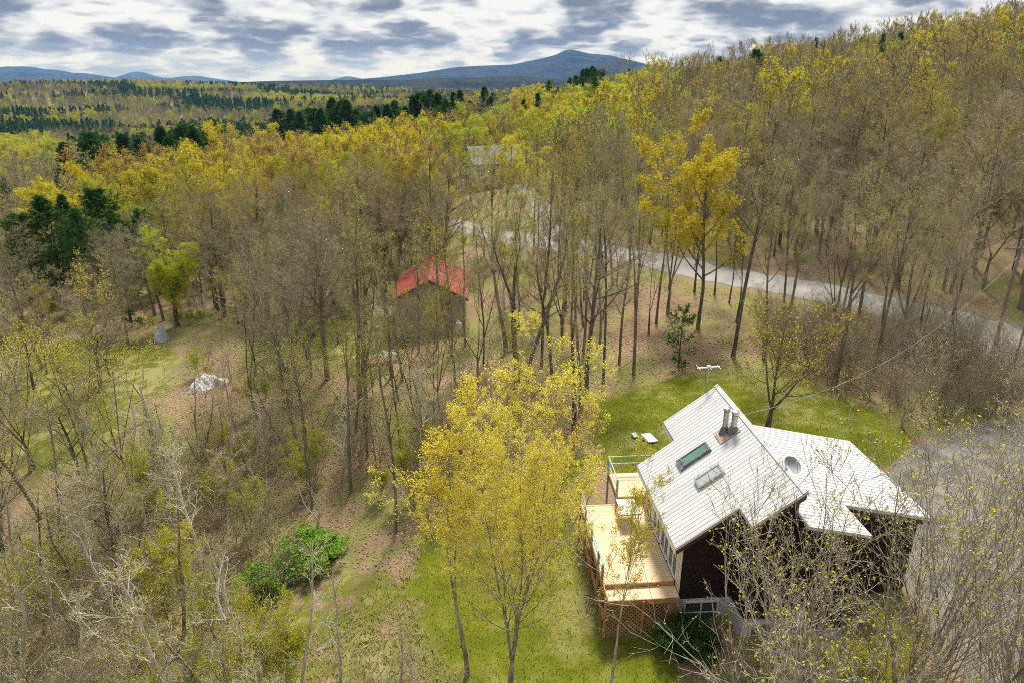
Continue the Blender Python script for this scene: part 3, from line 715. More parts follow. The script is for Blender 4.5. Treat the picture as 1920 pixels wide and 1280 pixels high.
MB().tube([(0, -.0, .2), (0, 0, 7.15)], .035, 8).build('mast', M['steel'], ant)
MB().beam((-.55, 0, 7.13), (.55, .06, 7.16), .07, .05).build('boom', M['whitepaint'], ant)
for k, xx in enumerate((-.5, .05, .5)):
    MB().tube([(xx, -.32 + .03 * k, 7.17), (xx, .32 - .03 * k, 7.17)], .012, 6).build('element', M['whitepaint'], ant)
MB().box(-.08, .08, -.06, .06, 7.18, 7.26).build('amplifier_box', M['whitepaint'], ant)

# ------------------------------------------------------------------ deck
deck = link('deck', None, None, (*E0, 0), 'new honey-coloured wooden deck along the house side', 'deck'); deck.rotation_euler = (0, 0, R(4))
DZ = 1.10
bw = .138
bmesh_ = {}
def board(x0, x1, y, z, name='deck_board', mat='deckwood', w_=bw - .008):
    key = (round(x1 - x0, 3), mat, w_)
    if key not in bmesh_: bmesh_[key] = MB().box(0, x1 - x0, 0, w_, -.028, 0).mesh(name, M[mat])
    o = link(name, bmesh_[key], deck, (x0, y, z + random.uniform(-.003, .003))); return o
y = .78
while y < 6.18: board(-2.5, .355, y, DZ); y += bw
y = .02
while y < .70: board(-2.5, .355, y, DZ - .17); y += bw
y = 6.36
while y < 8.35: board(-.75, 1.97, y, DZ + .36); y += bw
MB().box(-2.52, .355, .72, .775, DZ - .30, DZ + .002).build('riser', M['deckedge'], deck)
MB().box(.0, .95, 6.19, 6.352, DZ + .0, DZ + .18).build('step', M['deckedge'], deck)
MB().box(-.76, 1.97, 6.30, 6.356, DZ + .19, DZ + .355).build('riser', M['deckedge'], deck)
MB().box(-2.56, .36, -.045, .0, DZ - .38, DZ - .15).build('rim_board', M['deckedge'], deck)
MB().box(-2.555, -2.51, .0, 6.2, DZ - .34, DZ + .01).build('rim_board', M['deckedge'], deck)
MB().box(-2.5, -.8, 6.19, 6.235, DZ - .34, DZ + .005).build('rim_board', M['deckedge'], deck)
MB().box(-.80, -.755, 6.3, 8.4, DZ + .05, DZ + .36).build('rim_board', M['deckedge'], deck)
MB().box(-.80, 1.97, 8.355, 8.4, DZ + .05, DZ + .36).build('rim_board', M['deckedge'], deck)
for (x, y, z0, z1) in ((-2.60, -.05, -1.3, DZ + .0), (-2.60, 1.6, -1.3, DZ + .95), (-2.60, 3.15, -1.3, DZ + .95), (-2.60, 4.7, -1.3, DZ + .95), (-2.60, 6.15, -1.3, DZ + .95), (.25, -.10, -1.3, DZ - .2), (-.83, 6.33, -1.0, DZ + 1.3), (-.83, 8.4, -1.0, DZ + 1.3), (1.2, 8.42, -.8, DZ + 1.3), (-2.60, .75, -1.3, DZ + .95), (-1.1, -.07, -1.3, DZ - .2)):
    MB().box(x - .045, x + .045, y - .045, y + .045, z0, z1).build('post', M['deckedge'] if y < 6.2 else M['railteal'], deck)
for zz in (.95, .62, .30): MB().box(-2.62, -2.57, .75, 6.2, DZ + zz, DZ + zz + .045).build('rail', M['railteal'], deck)
for zz in (.9, 1.3):
    MB().box(-.86, -.81, 6.3, 8.45, DZ + zz, DZ + zz + .045).build('rail', M['railteal'], deck); MB().box(-.81, 1.5, 8.40, 8.445, DZ + zz, DZ + zz + .045).build('rail', M['railteal'], deck)
lt = MB()                                            # diagonal lattice skirt
for side in (1, -1):
    for k in np.arange(-2.0, 3.2, .17):
        x0, x1, z0, z1 = -2.5 + k, -2.5 + k + 1.5, -.82, .68
        a = max(x0, -2.5); b = min(x1, .3)
        if b - a < .05: continue
        za = z0 + (a - x0); zb = z0 + (b - x0)
        if side < 0: za, zb = z1 - (za - z0), z1 - (zb - z0)
        lt.beam((a, -.02 - .012 * side, za), (b, -.02 - .012 * side, zb), .012, .035, up=(0, 0, 1))
link('lattice', lt.mesh('lattice', M['deckedge']), deck, kind='stuff')
MB().box(-2.5, .3, -.05, -.01, -.90, -.82).build('rim_board', M['deckedge'], deck)
MB().box(-2.58, -2.54, 0, 6.2, -.3, .1).build('rail', M['deckedge'], deck)

# patio table on the deck
tb = link('patio_table', None, None, None, 'pale glass-topped patio table with dark legs on the deck', 'table')
tb.matrix_world = house.matrix_basis @ Matrix.Translation((-.62, 5.0, DZ))
M['frost'] = simple('frosted_glass', (.55, .58, .58), (.70, .72, .72), 3, .25)
M['blackmetal'] = simple('dark_metal', (.03, .03, .03), (.06, .06, .06), 5, .5)
MB().box(-.42, .42, -.62, .62, .70, .72).build('table_top', M['frost'], tb)
for yy in (-.65, .615): MB().box(-.45, .45, yy, yy + .035, .68, .725).build('edge_frame', M['blackmetal'], tb)
for sx in (-1, 1):
    for sy in (-1, 1):
        MB().tube([(sx * .36, sy * .55, .69), (sx * .42, sy * .58, 0)], .018, 8).build('leg', M['blackmetal'], tb)

# two pale boards lying on the lawn
for (pa, w_, l_, rz, lab, mt) in (((1217,824), .62, .95, .35, 'pale grey flat panel lying on the lawn behind the house', 'frost'), ((1190,820), .30, .50, .2, 'small grey-green slab lying beside the flat panel on the lawn', 'railteal')):
    g = ground_at(*pa); o = MB().box(-w_/2, w_/2, -l_/2, l_/2, 0, .06).box(-w_/2 - .03, w_/2 + .03, -.03, .03, -.05, -.002).build('panel', M[mt], None, label=lab, cat='panel')
    o.location = (g[0], g[1], h1(g[0], g[1]) + .09); o.rotation_euler = (R(4), R(3), rz)

# ------------------------------------------------------------------ red-roofed cabin among the trees
M['redroof'] = simple('red_metal_roof', (.42, .065, .055), (.54, .105, .09), 1.0, .5, stretch=(1, .3, 1), spec=.4)
M['cabinwall'] = simple('weathered_shingle_wall', (.30, .27, .21), (.46, .41, .33), 5, .9, stretch=(.5, .5, 6), bs=.6)
cab = link('cabin', None, None, (-7.7, 62, 0), 'small weathered cabin with red metal gable roof among bare trees', 'cabin')
cab.rotation_euler = (0, 0, R(3.2))
HW, ZE, ZR, LN = 3.62, .78, 2.70, 9.6
def slope(sgn, label):
    m = MB(); top = lambda x: ZR - (ZR - ZE) * abs(x) / HW
    pl = [(0, 0), (sgn * HW, 0), (sgn * HW, LN), (0, LN)]
    if sgn < 0: pl = pl[::-1]
    m.prism(pl, lambda x, y: top(x), lambda x, y: top(x) - .10)
    for y in np.arange(.15, LN, .40):
        vs = []
        for x in (0, sgn * HW): vs += [(x, y - .03, top(x) + .001), (x, y - .012, top(x) + .035), (x, y + .012, top(x) + .035), (x, y + .03, top(x) + .001)]
        m.add(vs, [(0,1,5,4),(1,2,6,5),(2,3,7,6),(4,5,6,7)])
    m.build('roof', M['redroof'], cab, label=label)
slope(-1, 'red metal roof slope facing the lawn'); slope(1, 'red metal roof slope facing the woods')
MB().add([(-.15, -.03, ZR - .05), (0, -.03, ZR + .05), (.15, -.03, ZR - .05), (-.15, LN + .03, ZR - .05), (0, LN + .03, ZR + .05), (.15, LN + .03, ZR - .05)], [(0,1,4,3),(1,2,5,4),(0,2,1),(3,4,5)]).build('ridge_cap', M['redroof'], cab)
wl = MB(); x = HW - .35; zt = lambda x: ZR - (ZR - ZE) * abs(x) / HW - .11
wl.add([(-x,.35,-3.6),(x,.35,-3.6),(x,.35,zt(x)),(0,.35,zt(0)),(-x,.35,zt(x)),(-x,LN-.35,-3.6),(x,LN-.35,-3.6),(x,LN-.35,zt(x)),(0,LN-.35,zt(0)),(-x,LN-.35,zt(x))],
       [(0,1,2,3,4),(9,8,7,6,5),(1,6,7,2),(5,0,4,9),(2,7,8,3),(3,8,9,4)])
wl.build('wall', M['cabinwall'], cab)
for sgn in (-1, 1): MB().beam((0, -.02, ZR - .17), (sgn * HW, -.02, ZE - .17), .03, .14).build('rake_board', M['fascia'], cab)
wc = link('window', None, cab)
MB().box(.9, 1.0, .28, .35, -.45, .62).box(2.0, 2.1, .28, .35, -.45, .62).box(1.0, 2.0, .28, .35, .52, .62).box(.85, 2.15, .24, .35, -.53, -.45).box(1.47, 1.53, .29, .35, -.45, .52).build('frame', M['cabinwall'], wc)
for a in (1.0, 1.53): MB().box(a + .002, a + .466, .335, .347, -.448, .518).build('pane', M['glass'], wc)
MB().box(.84, 2.16, .22, .28, -.56, -.535).build('sill', M['whitepaint'], wc)
MB().box(-3.3, -2.35, .22, .33, -3.4, -1.75).build('chimney_base', M['concrete'], cab)
# porch with a white railing on the cabin's side
MB().box(-6.2, -3.3, 4.4, 7.6, -2.35, -2.2).build('porch_floor', M['cabinwall'], cab)
for xx, yy in ((-6.1, 4.5), (-6.1, 7.5), (-3.5, 4.5), (-4.8, 4.5)): MB().box(xx - .06, xx + .06, yy - .06, yy + .06, -3.6, -1.25).build('porch_post', M['whitepaint'], cab)
for zz in (-1.3, -1.75): MB().box(-6.15, -3.4, 4.45, 4.52, zz, zz + .07).build('porch_rail', M['whitepaint'], cab); MB().box(-6.15, -6.08, 4.5, 7.55, zz, zz + .07).build('porch_rail', M['whitepaint'], cab)
tk = link('gas_tank', None, None, None, 'small white upright tank standing by the cabin wall', 'tank')
g = at_y(860, 618, 60.6); tk.location = (g[0], 60.6, h1(g[0], 60.6))
MB().tube([(0,0,.05),(0,0,.12),(0,0,1.05),(0,0,1.2),(0,0,1.27)], [.24,.30,.30,.20,.06], 16).build('body', M['whitepaint'], tk, smooth=True)
MB().tube([(0,0,1.25),(0,0,1.38)], .09, 10).build('valve_collar', M['steel'], tk)
MB().tube([(0,0,-.06),(0,0,.08)], .22, 14).build('base_ring', M['steel'], tk)

# heaps beside the cabin
M['tarp'] = simple('white_tarp', (.62, .60, .58), (.80, .79, .78), 3, .6)
M['bluetarp'] = simple('blue_grey_tarp', (.36, .42, .52), (.52, .58, .68), 3, .6)
M['redboard'] = simple('red_stained_boards', (.30, .10, .07), (.42, .19, .13), 4, .8)
def crumple(name, x, y, rx, ry, hh, seed, mat, label, cat, rz=0, sink=.15):
    rng = np.random.default_rng(seed); n = 26
    u = np.linspace(-1, 1, n); U, W = np.meshgrid(u, u, indexing='ij'); q = np.maximum(np.abs(U), np.abs(W))
    ang = np.arctan2(W, U); rad = q * (1 + .12 * np.sin(3 * ang + seed) + .07 * np.sin(7 * ang))
    X, Y = np.cos(ang) * rad * rx, np.sin(ang) * rad * ry
    Z = hh * (1 - q ** 2.2) * (1 + .35 * np.sin(U * 5 + seed) * np.cos(W * 4)) + .12 * hh * np.abs(np.sin(U * 11 + W * 7 + seed)) + rng.normal(0, .02 * hh + .01, U.shape)
    i = np.arange(n * n).reshape(n, n); Q = np.stack([i[:-1, :-1], i[1:, :-1], i[1:, 1:], i[:-1, 1:]], -1).reshape(-1, 4)
    o = link(name, mesh_np(name, np.stack([X, Y, Z], -1).reshape(-1, 3), Q, smooth=False, mats=[mat]), None, (x, y, h1(x, y) - sink), label, cat); o.rotation_euler = (0, 0, rz); return o
g = ground_at(390, 722); crumple('tarp_heap', g[0], g[1], 1.7, 1.3, .85, 2, M['tarp'], 'white crumpled tarp draped over a heap among bare trees', 'tarp', .5)
g = ground_at(304, 640); crumple('blue_tarp', g[0], g[1], .75, .6, 1.5, 5, M['bluetarp'], 'pale blue-grey tarp bundle below the lime willow', 'tarp')
g = ground_at(712, 678)
bp = link('board_pile', None, None, (g[0], g[1], h1(*g[:2])), 'low pile of red boards between cabin and grass', 'lumber'); bp.rotation_euler = (0, 0, .45)
for k in range(6):
    for j in range(3): MB().box(-1.3 + .05 * k, 1.3 + .04 * j, -.75 + .25 * k, -.75 + .25 * k + .23, .02 + j * .09, .10 + j * .09).build('board', M['redboard'], bp)
crumple('plastic_sheet', g[0] + .2, g[1] + .75, 1.2, .45, .3, 8, M['tarp'], 'white plastic sheet bunched on the red board pile', 'sheet', .45, sink=-.25)

# ------------------------------------------------------------------ grey-roofed house seen through the far trees
M['slate'] = simple('grey_roof', (.17, .17, .20), (.26, .26, .29), 2, .7); M['paleclad'] = simple('pale_cladding', (.32, .32, .32), (.42, .42, .40), 2, .8)
gx, gy = at_y(925, 300, 172)[:2]; gz = h1(gx, gy)
gh = link('far_house', None, None, (gx, gy, gz), 'pale house with grey roof half hidden behind yellow maples', 'house'); gh.rotation_euler = (0, 0, R(20))
MB().box(-6, 6, -4, 4, -1, 5.5).build('wall', M['paleclad'], gh)
for sgn in (-1, 1):
    pl = [(-6.6, 0), (6.6, 0), (6.6, sgn * 4.7), (-6.6, sgn * 4.7)]
    MB().prism(pl if sgn > 0 else pl[::-1], lambda x, y: 9.2 - abs(y) * .8, lambda x, y: 9.0 - abs(y) * .8).build('roof', M['slate'], gh)
MB().add([(-6.01, -4, 5.5), (-6.01, 4, 5.5), (-6.01, 0, 8.9), (-5.9, -4, 5.5), (-5.9, 4, 5.5), (-5.9, 0, 8.9)], [(0,2,1),(3,4,5),(0,1,4,3),(1,2,5,4),(2,0,3,5)]).build('gable', M['paleclad'], gh)
for xx in (-4, -1.2, 1.6, 4.2):
    wn = link('window', None, gh); MB().box(xx - .6, xx + .6, -4.06, -4.002, 2.6, 4.2).build('frame', M['whitepaint'], wn); MB().box(xx - .5, xx + .5, -4.09, -4.062, 2.7, 4.1).build('pane', M['glass'], wn)

# ------------------------------------------------------------------ service line and pole
M['pole'] = simple('weathered_pole', (.16, .13, .10), (.26, .22, .17), 3, .9, stretch=(3, 3, .4)); M['wire'] = simple('aluminium_wire', (.22, .22, .22), (.34, .34, .34), 4, .5)
pxp, pyp = at_y(1868, 640, 50)[0], 50.0; pz = h1(pxp, pyp)
up_ = link('utility_pole', None, None, (pxp, pyp, pz), 'weathered wooden utility pole at the roadside carrying the wire', 'pole')
MB().tube([(0,0,-.5),(0,0,4),(0,0,8.2)], [.16,.14,.10], 10).build('shaft', M['pole'], up_, smooth=True)
MB().box(-1.1, 1.1, -.06, .06, 7.5, 7.64).build('crossarm', M['pole'], up_)
for xx in (-1.0, -.35, .35, 1.0): MB().tube([(xx,0,7.64),(xx,0,7.70),(xx,0,7.80)], [.03,.05,.03], 8).build('insulator', M['paleclad'], up_)
a = np.array((house.matrix_basis @ Vector((4.2, 5.4, 6.05)))[:]); b = np.array((pxp, pyp, pz + 7.0)); pts = []
for t in np.linspace(0, 1, 28): p = a * (1 - t) + b * t; p[2] -= 8.5 * t * (1 - t); pts.append(tuple(p))
MB().tube(pts, .015, 6).build('service_wire', M['wire'], None, label='grey service wire sagging from the roadside pole to the house', cat='wire')

# ------------------------------------------------------------------ trees one can tell apart
decid('maplehero', 101, h=14.5, r=.2, base=.06, leaders=5, limbs=55, limb_ang=36, limb_len=.42, up=.11, br=8, tw=7, tl=3, leaf=74000, lsize=.076, lspread=.05, tipw=.014, spread=17, trunkm='nearbark', twigmat='twig', leafm='hero', leaf_top=.42, lowstubs=5)
decid('slimhero', 102, h=13, r=.11, base=.3, leaders=2, limbs=16, limb_ang=34, limb_len=.30, br=7, tw=6, tl=3, leaf=8000, lsize=.08, lspread=.05, tipw=.012, spread=12, trunkm='nearbark', leafm='yellow')
decid('orchard', 103, h=7.2, r=.17, base=.12, leaders=4, limbs=24, limb_ang=44, limb_len=.42, up=.05, br=8, tw=7, tl=3, leaf=2400, lsize=.08, lspread=.06, tipw=.010, spread=30, leafm='gold', twigmat='twigwarm', lowstubs=0)
for i in range(3):
    decid(f'fore{i}', 110 + i, h=12, r=.18, base=.14, leaders=(5, 4, 6)[i], limbs=34, limb_ang=30, limb_len=.46, up=.12, br=6, tw=4, tl=2, leaf=1000, lsize=.085, lspread=.04, tipw=.015, spread=21, trunkm='nearbark', twigmat='nearbark', leafm='yellow', wob=.06, lowstubs=0)
for i in range(2):
    decid(f'snag{i}', 120 + i, h=7, r=.19, base=.35, leaders=(2, 3)[i], limbs=6, limb_ang=48, limb_len=.35, up=.04, br=3, tw=2, tl=1, tipw=.012, trunkm='palebark', twigmat='palebark', wob=.12, spread=28, lowstubs=3)
for i in range(3):                                     # tall twiggy thicket shrubs
    decid(f'brush{i}', 130 + i, h=4.6, r=.055, base=.06, leaders=7, limbs=28, limb_ang=28, limb_len=.36, up=.09, br=5, tw=3, tl=2, tipw=.011, wob=.09, spread=22, leaf=130, lsize=.06, leafm='olive', trunkm='twig', lowstubs=0)
decid('budshrub', 135, h=4.6, r=.04, base=.10, leaders=6, limbs=24, limb_ang=28, limb_len=.36, up=.12, br=6, tw=5, tl=2, tipw=.009, wob=.06, spread=18, leaf=9000, lsize=.075, lspread=.05, leafm='gold', trunkm='twigwarm', twigmat='twigwarm', lowstubs=0)
decid('leafshrub', 136, h=1.6, r=.03, base=.05, leaders=7, limbs=28, limb_ang=45, limb_len=.5, up=.03, br=5, tw=3, tl=1, tipw=.008, spread=45, leaf=5200, lsize=.14, lspread=.06, leafm='green', trunkm='twig', lowstubs=0)
def willow(key, seed, h=11):
    rng = np.random.default_rng(seed)
    tr = walk(np.zeros((1, 3)) + [0, 0, -.3], np.array([[0.05, 0, 1.]]), np.array([h * .55]), 8, .05, .04, rng); trr = .22 * np.linspace(1.2, .55, 8)[None]
    L0, R0 = sprout(tr, trr, 9, .35, 1.0, 24, 8, .78, 8, .06, .06, rng, rk=.6, tip=.2, lenfall=-.15)
    L1, R1 = sprout(L0, R0, 9, .25, 1.0, 45, 12, .30, 6, .02, .08, rng, rk=.6, tip=.3, sag=.25)
    L2, R2 = sprout(L1, R1, 7, .1, 1.0, 55, 15, .9, 6, -.05, .07, rng, rk=.6, tip=.4, sag=.75, minlen=.5)
    pts = (L2[:, 1:] ).reshape(-1, 3); n = 26000; pk = pts[rng.integers(0, len(pts), n)] + rng.normal(0, .10, (n, 3))
    TV, TQ, TM = merge([(*tubes(tr, trr, 8), 0), (*tubes(L0, R0, 6), 0)])
    CV, CQ, CM = merge([(*tubes(L1, R1, 4), 0), (*tubes(L2, np.maximum(R2, .006), 3), 0), (*leaves(pk, .17, rng, droop=1.4, aspect=.4), 1)])
    PROTO[key] = dict(trunk=mesh_np(key + '_trunk', TV, TQ, mats=[M['trunk']]), crown=mesh_np(key + '_crown', CV, CQ, mi=CM, mats=[M['twigwarm'], M['willow']]), h=float(CV[:, 2].max()), w=4)
willow('willow', 140)

TAKEN = []                                             # feet of the placed trees
def keep(e): TAKEN.append((e.location.x, e.location.y)); return e
g = ground_at(968, 1275); keep(place_px('maplehero', 'yellow_maple', 955, 572, g[1] - .4, label='big golden-leaved maple on the grass in front of the house deck', wide=.92, rz=1.0))
g = ground_at(905, 1270); keep(place_px('slimhero', 'yellow_maple', 860, 672, g[1] + .2, label='slender yellow maple just beside the big golden maple', leafm='hero', rz=2.0))
g = ground_at(1135, 1290); keep(place_px('slimhero', 'young_maple', 1175, 830, g[1], label='thin young maple with sparse yellow leaves in front of the deck', rz=4.0, wide=.8))
g = ground_at(1483, 806); keep(place_px('orchard', 'apple_tree', 1480, 520, g[1],  label='spreading small tree with dark forked trunk on the lawn behind the house', rz=.6))
g = ground_at(1272, 690); keep(place('youngpine', 'young_pine', g[0], g[1], height=4.6, label='young green pine at the lawn edge among bare trunks'))
g = ground_at(300, 612); keep(place_px('willow', 'willow', 300, 422, g[1], wide=1.15, label='bright lime-green weeping willow left of the cabin'))
g = ground_at(1665, 728); 
for (px, by, ty, key, lab, kw) in (
    (1640, 725, 300, 'high2', 'thick-trunked bare tree at the lawn corner before the road', dict(wide=1.15)),
    (1712, 700, 330, 'high0', 'dark straight bare tree just right of the thick-trunked tree', dict(wide=.8)),
    (1775, 650, 250, 'bare4', 'bare tree with forked dark trunk at the bend of the road', dict()),
    (1345, 620, 250, 'leaf1', 'tall tree with dark trunk and golden crown beyond the lawn', dict(leafm='gold')),
    (1285, 590, 200, 'leaf0', 'broad golden-orange maple above the road curve', dict(leafm='gold', wide=1.15)),
    (1213, 700, 330, 'high1', 'dark-trunked bare tree in the leaf litter at the lawn edge', dict(wide=.8)),
    (1150, 716, 345, 'high3', 'slim dark bare tree left of the young pine', dict(wide=.75)),
    (1115, 730, 350, 'bare2', 'grey bare tree behind the right side of the big golden maple', dict()),
    (1180, 680, 360, 'slim1', 'thin bare sapling between the two dark lawn-edge trunks', dict()),
    (1062, 640, 335, 'bare4', 'grey bare tree right of the red-roofed cabin', dict()),
    (945, 600, 260, 'bud2', 'pale-barked tree with yellow-green buds behind the cabin', dict(leafm='lime', barkm='palebark')),
    (806, 655, 330, 'high0', 'tall dark bare tree standing in front of the cabin gable', dict(wide=.7)),
    (640, 760, 345, 'high1', 'clump-stemmed bare tree left of the cabin', dict()),
    (422, 800, 380, 'bare3', 'pale-limbed bare tree beside the white tarp heap', dict(barkm=None)),
    (60, 930, 470, 'bud2', 'yellow-tipped tree standing at the left edge of the meadow', dict(leafm='yellow')),
    (150, 930, 500, 'bud1', 'dark twin-trunked tree in budding leaf on the left meadow', dict(leafm='yellow')),
    (246, 790, 640, 'snag0', 'short broken-topped dead tree alone in the left meadow', dict()),
    (735, 890, 560, 'high0', 'straight dark bare tree on the brown bank left of the maple', dict(wide=.7)),
    (620, 930, 520, 'high2', 'dark bare tree on the slope above the green shrubs', dict(wide=.8)),
    (545, 960, 620, 'slim2', 'thin dark tree right above the bright green shrub', dict()),
    (772, 660, 400, 'slim0', 'slender bare tree before the left half of the cabin roof', dict()), (838, 662, 380, 'slim2', 'slender dark tree before the right half of the cabin roof', dict()), (866, 650, 400, 'slim1', 'thin bare tree at the right corner of the cabin', dict()), (742, 655, 420, 'high1', 'bare grey tree at the left corner of the cabin', dict(wide=.6)),
    (1890, 650, 150, 'bare3', 'large bare tree at the roadside by the right picture edge', dict())):
    g = ground_at(px, by); keep(place_px(key, 'bare_tree' if key.startswith(('bare', 'slim', 'high')) else ('dead_tree' if key.startswith('snag') else 'budding_tree'), px, ty, g[1], label=lab, **kw))
# bright crowns of the middle distance: where each top shows and how far away its foot stands
far_y = [(60,322,100,'leaf1','gold'),(128,305,112,'leaf0','gold'),(205,318,104,'leaf3','olive'),(255,300,120,'leaf2','rust'),(330,268,135,'leaf1','gold'),(345,310,112,'leaf0','olive'),(410,222,150,'leaf2','gold'),
  (455,228,140,'leaf3','yellow'),(505,242,128,'leaf0','gold'),(560,250,135,'leaf1','rust'),(600,262,128,'leaf2','yellow'),(690,236,138,'leaf0','yellow'),(640,250,132,'leaf3','yellow'),(655,300,112,'leaf1','yellow'),
  (720,262,125,'leaf3','yellow'),(792,220,142,'leaf2','lime'),(878,186,150,'leaf0','lime'),(948,236,125,'leaf1','yellow'),(975,270,115,'leaf3','yellow'),(1250,132,210,'leaf3','lime'),(1300,168,165,'leaf0','yellow'),
  (1360,178,150,'leaf2','yellow'),(1400,225,98,'leaf2','gold'),(1505,160,120,'leaf0','yellow'),(1545,178,116,'leaf1','yellow'),(1795,290,74,'bud0','lime'),(1825,300,78,'bud3','yellow'),(1190,190,150,'leaf1','gold'),(1010,200,170,'leaf3','olive'),(1090,240,120,'leaf2','rust'),(1160,215,135,'bud1','rust')]
side = lambda px: 'left of the willow' if px < 260 else 'beyond the willow' if px < 480 else 'behind the left bare woods' if px < 660 else 'beyond the cabin' if px < 880 else 'by the far grey house' if px < 1030 else 'behind the woods right of the cabin' if px < 1230 else 'on the hill above the road'
cname = dict(gold='golden-orange', yellow='bright yellow', lime='lime-yellow', olive='olive-green', rust='rusty orange')
for px, ty, yy, key, lm in far_y:
    kd = 'maple' if key.startswith('leaf') else 'budding tree'
    keep(place_px(key, 'yellow_maple' if kd == 'maple' else 'budding_tree', px, ty, yy, leafm=lm, wide=random.uniform(1.05, 1.3),
         label=f'{cname[lm]} spring {kd} {side(px)}', group='bright maples in the middle distance'))
# conifers
for (px, ty, yy, key, lab) in ((75,372,82,'pine0','dark pine left of the willow, lower left of the pine clump'),(112,366,90,'spruce0','narrow dark spruce left of the willow'),(172,352,88,'pine1','tall dark pine in the clump left of the willow'),
    (205,398,84,'pine0','dark pine between the tall pine and the willow'),(262,392,86,'pine1','bushy dark pine just left of the willow top'),(30,400,80,'pine1','dark pine at the far left edge of the woods'),(140,395,80,'pine0','broad dark pine in the middle of the clump left of the willow'),(285,420,92,'pine0','dark pine behind the willow top'),(225,500,72,'youngpine','small green pine below the dark pine clump')):
    keep(place_px(key, 'pine_tree' if 'pine' in key else 'spruce_tree', px, ty, yy, label=lab, wide=1.3))
for k, (px, ty, yy) in enumerate(((118,268,175),(165,246,180),(192,270,172),(228,254,185),(262,262,180),(300,238,190),(315,258,185),(345,232,195),(360,240,190),(395,224,200),
    (520,208,250),(545,205,250),(560,210,240),(585,202,250),(600,206,245),(622,186,260),(640,190,255),(648,188,250),(668,206,250),(690,208,245),(705,200,250),(725,198,255),(740,192,255),(760,200,250),(775,180,262),(790,172,265),(805,170,268),(820,176,265),(835,188,258),(850,174,268),(862,170,270),(878,188,255),(908,164,275),(925,175,270))):
    first = px < 450
    keep(place_px(('spruce0', 'pine0', 'spruce1', 'pine1')[(k * 7 + (k // 3)) % 4], 'spruce_tree', px, ty, yy, wide=1.6,
         label='dark green conifer in the short row behind the left golden maples' if first else 'dark green conifer in the long stand behind the central yellow maples',
         group='dark conifers behind the maples'))
for k, (px, ty, yy) in enumerate(((1100,128,300),(1112,126,300),(1128,130,295),(1180,132,290),(1290,128,280),(1310,124,270),(1330,118,265),(1350,108,258),(1418,92,235))):
    keep(place_px(('pine1', 'pine0')[k % 2], 'pine_tree', px, ty, yy, wide=1.2, label='dark pine breaking the skyline right of the mountain' if px > 1250 else 'dark pine on the skyline below the mountain', group='dark pines on the skyline'))

# foreground trees below the camera, lower right
for (x, y, hh, key, lab, rz, ln) in ((7.4, 13.2, 12.0, 'fore0', 'foreground tree whose pale leaning branches cross the dark gable', 0.3, (0, -.14)), (10.4, 13.6, 13.0, 'fore1', 'foreground tree with tall upright twigs before the low white roof', 1.2, (0, -.03)),
    (13.2, 13.0, 12.6, 'fore2', 'foreground tree with upright branches in front of the driveway', 2.0, (0, .02)), (16.2, 15.4, 12.6, 'fore0', 'foreground tree at the right picture edge over the gravel', 3.0, (0, 0)), (8.9, 16.6, 9.2, 'fore1', 'short leafy foreground tree beside the house foundation', 4.4, (0, -.05)),
    (14.6, 18.4, 11.0, 'fore2', 'slender foreground tree between the wing and the driveway', 5.1, (0, .0)), (21.5, 21.5, 11.5, 'fore1', 'grey foreground tree standing past the driveway edge', .7, (0, .05)),
    (11.8, 15.8, 11.4, 'fore2', 'grey-limbed foreground tree in front of the wing corner', 3.3, (0, .03)), (9.0, 12.0, 10.4, 'fore2', 'low foreground tree with yellow buds at the bottom edge below the gable', 5.9, (0, -.06)),
    (19.8, 24.6, 8.5, 'fore1', 'low grey tree between the wing roof and the driveway', 2.9, (0, .02)), (24.5, 24.0, 9.5, 'fore2', 'bare grey tree on the far side of the driveway bend', 4.0, (0, 0)), (26.5, 30.0, 8.5, 'fore0', 'bare brushy tree where the driveway turns away', 5.2, (0, .03)),
    (23.0, 36.5, 7.5, 'fore1', 'bushy bare tree at the right end of the lawn', .9, (0, -.03)), (29.0, 37.5, 8.0, 'fore2', 'bare tree in the reddish brush below the road bend', 2.2, (0, 0)), (33.0, 33.0, 9.0, 'fore1', 'bare tree in the brush at the right edge above the driveway', 3.7, (0, 0)), (20.5, 16.5, 12.0, 'fore1', 'tall foreground tree cut by the right picture edge', 1.1, (0, .02)),
    (15.4, 12.2, 12.0, 'fore1', 'foreground tree with grey vertical stems in the lower right corner', 2.6, (0, .05)), (12.0, 11.0, 11.2, 'fore0', 'tall thin foreground tree at the bottom edge below the driveway', 1.7, (0, 0)), (18.6, 19.0, 11.8, 'fore2', 'foreground tree with dark upright leaders over the gravel patch', .2, (0, 0))):
    keep(place(key, 'foreground_tree', x, y, height=hh * (1.10 if y < 17 else 1.0), rz=rz, lean=ln, label=lab))
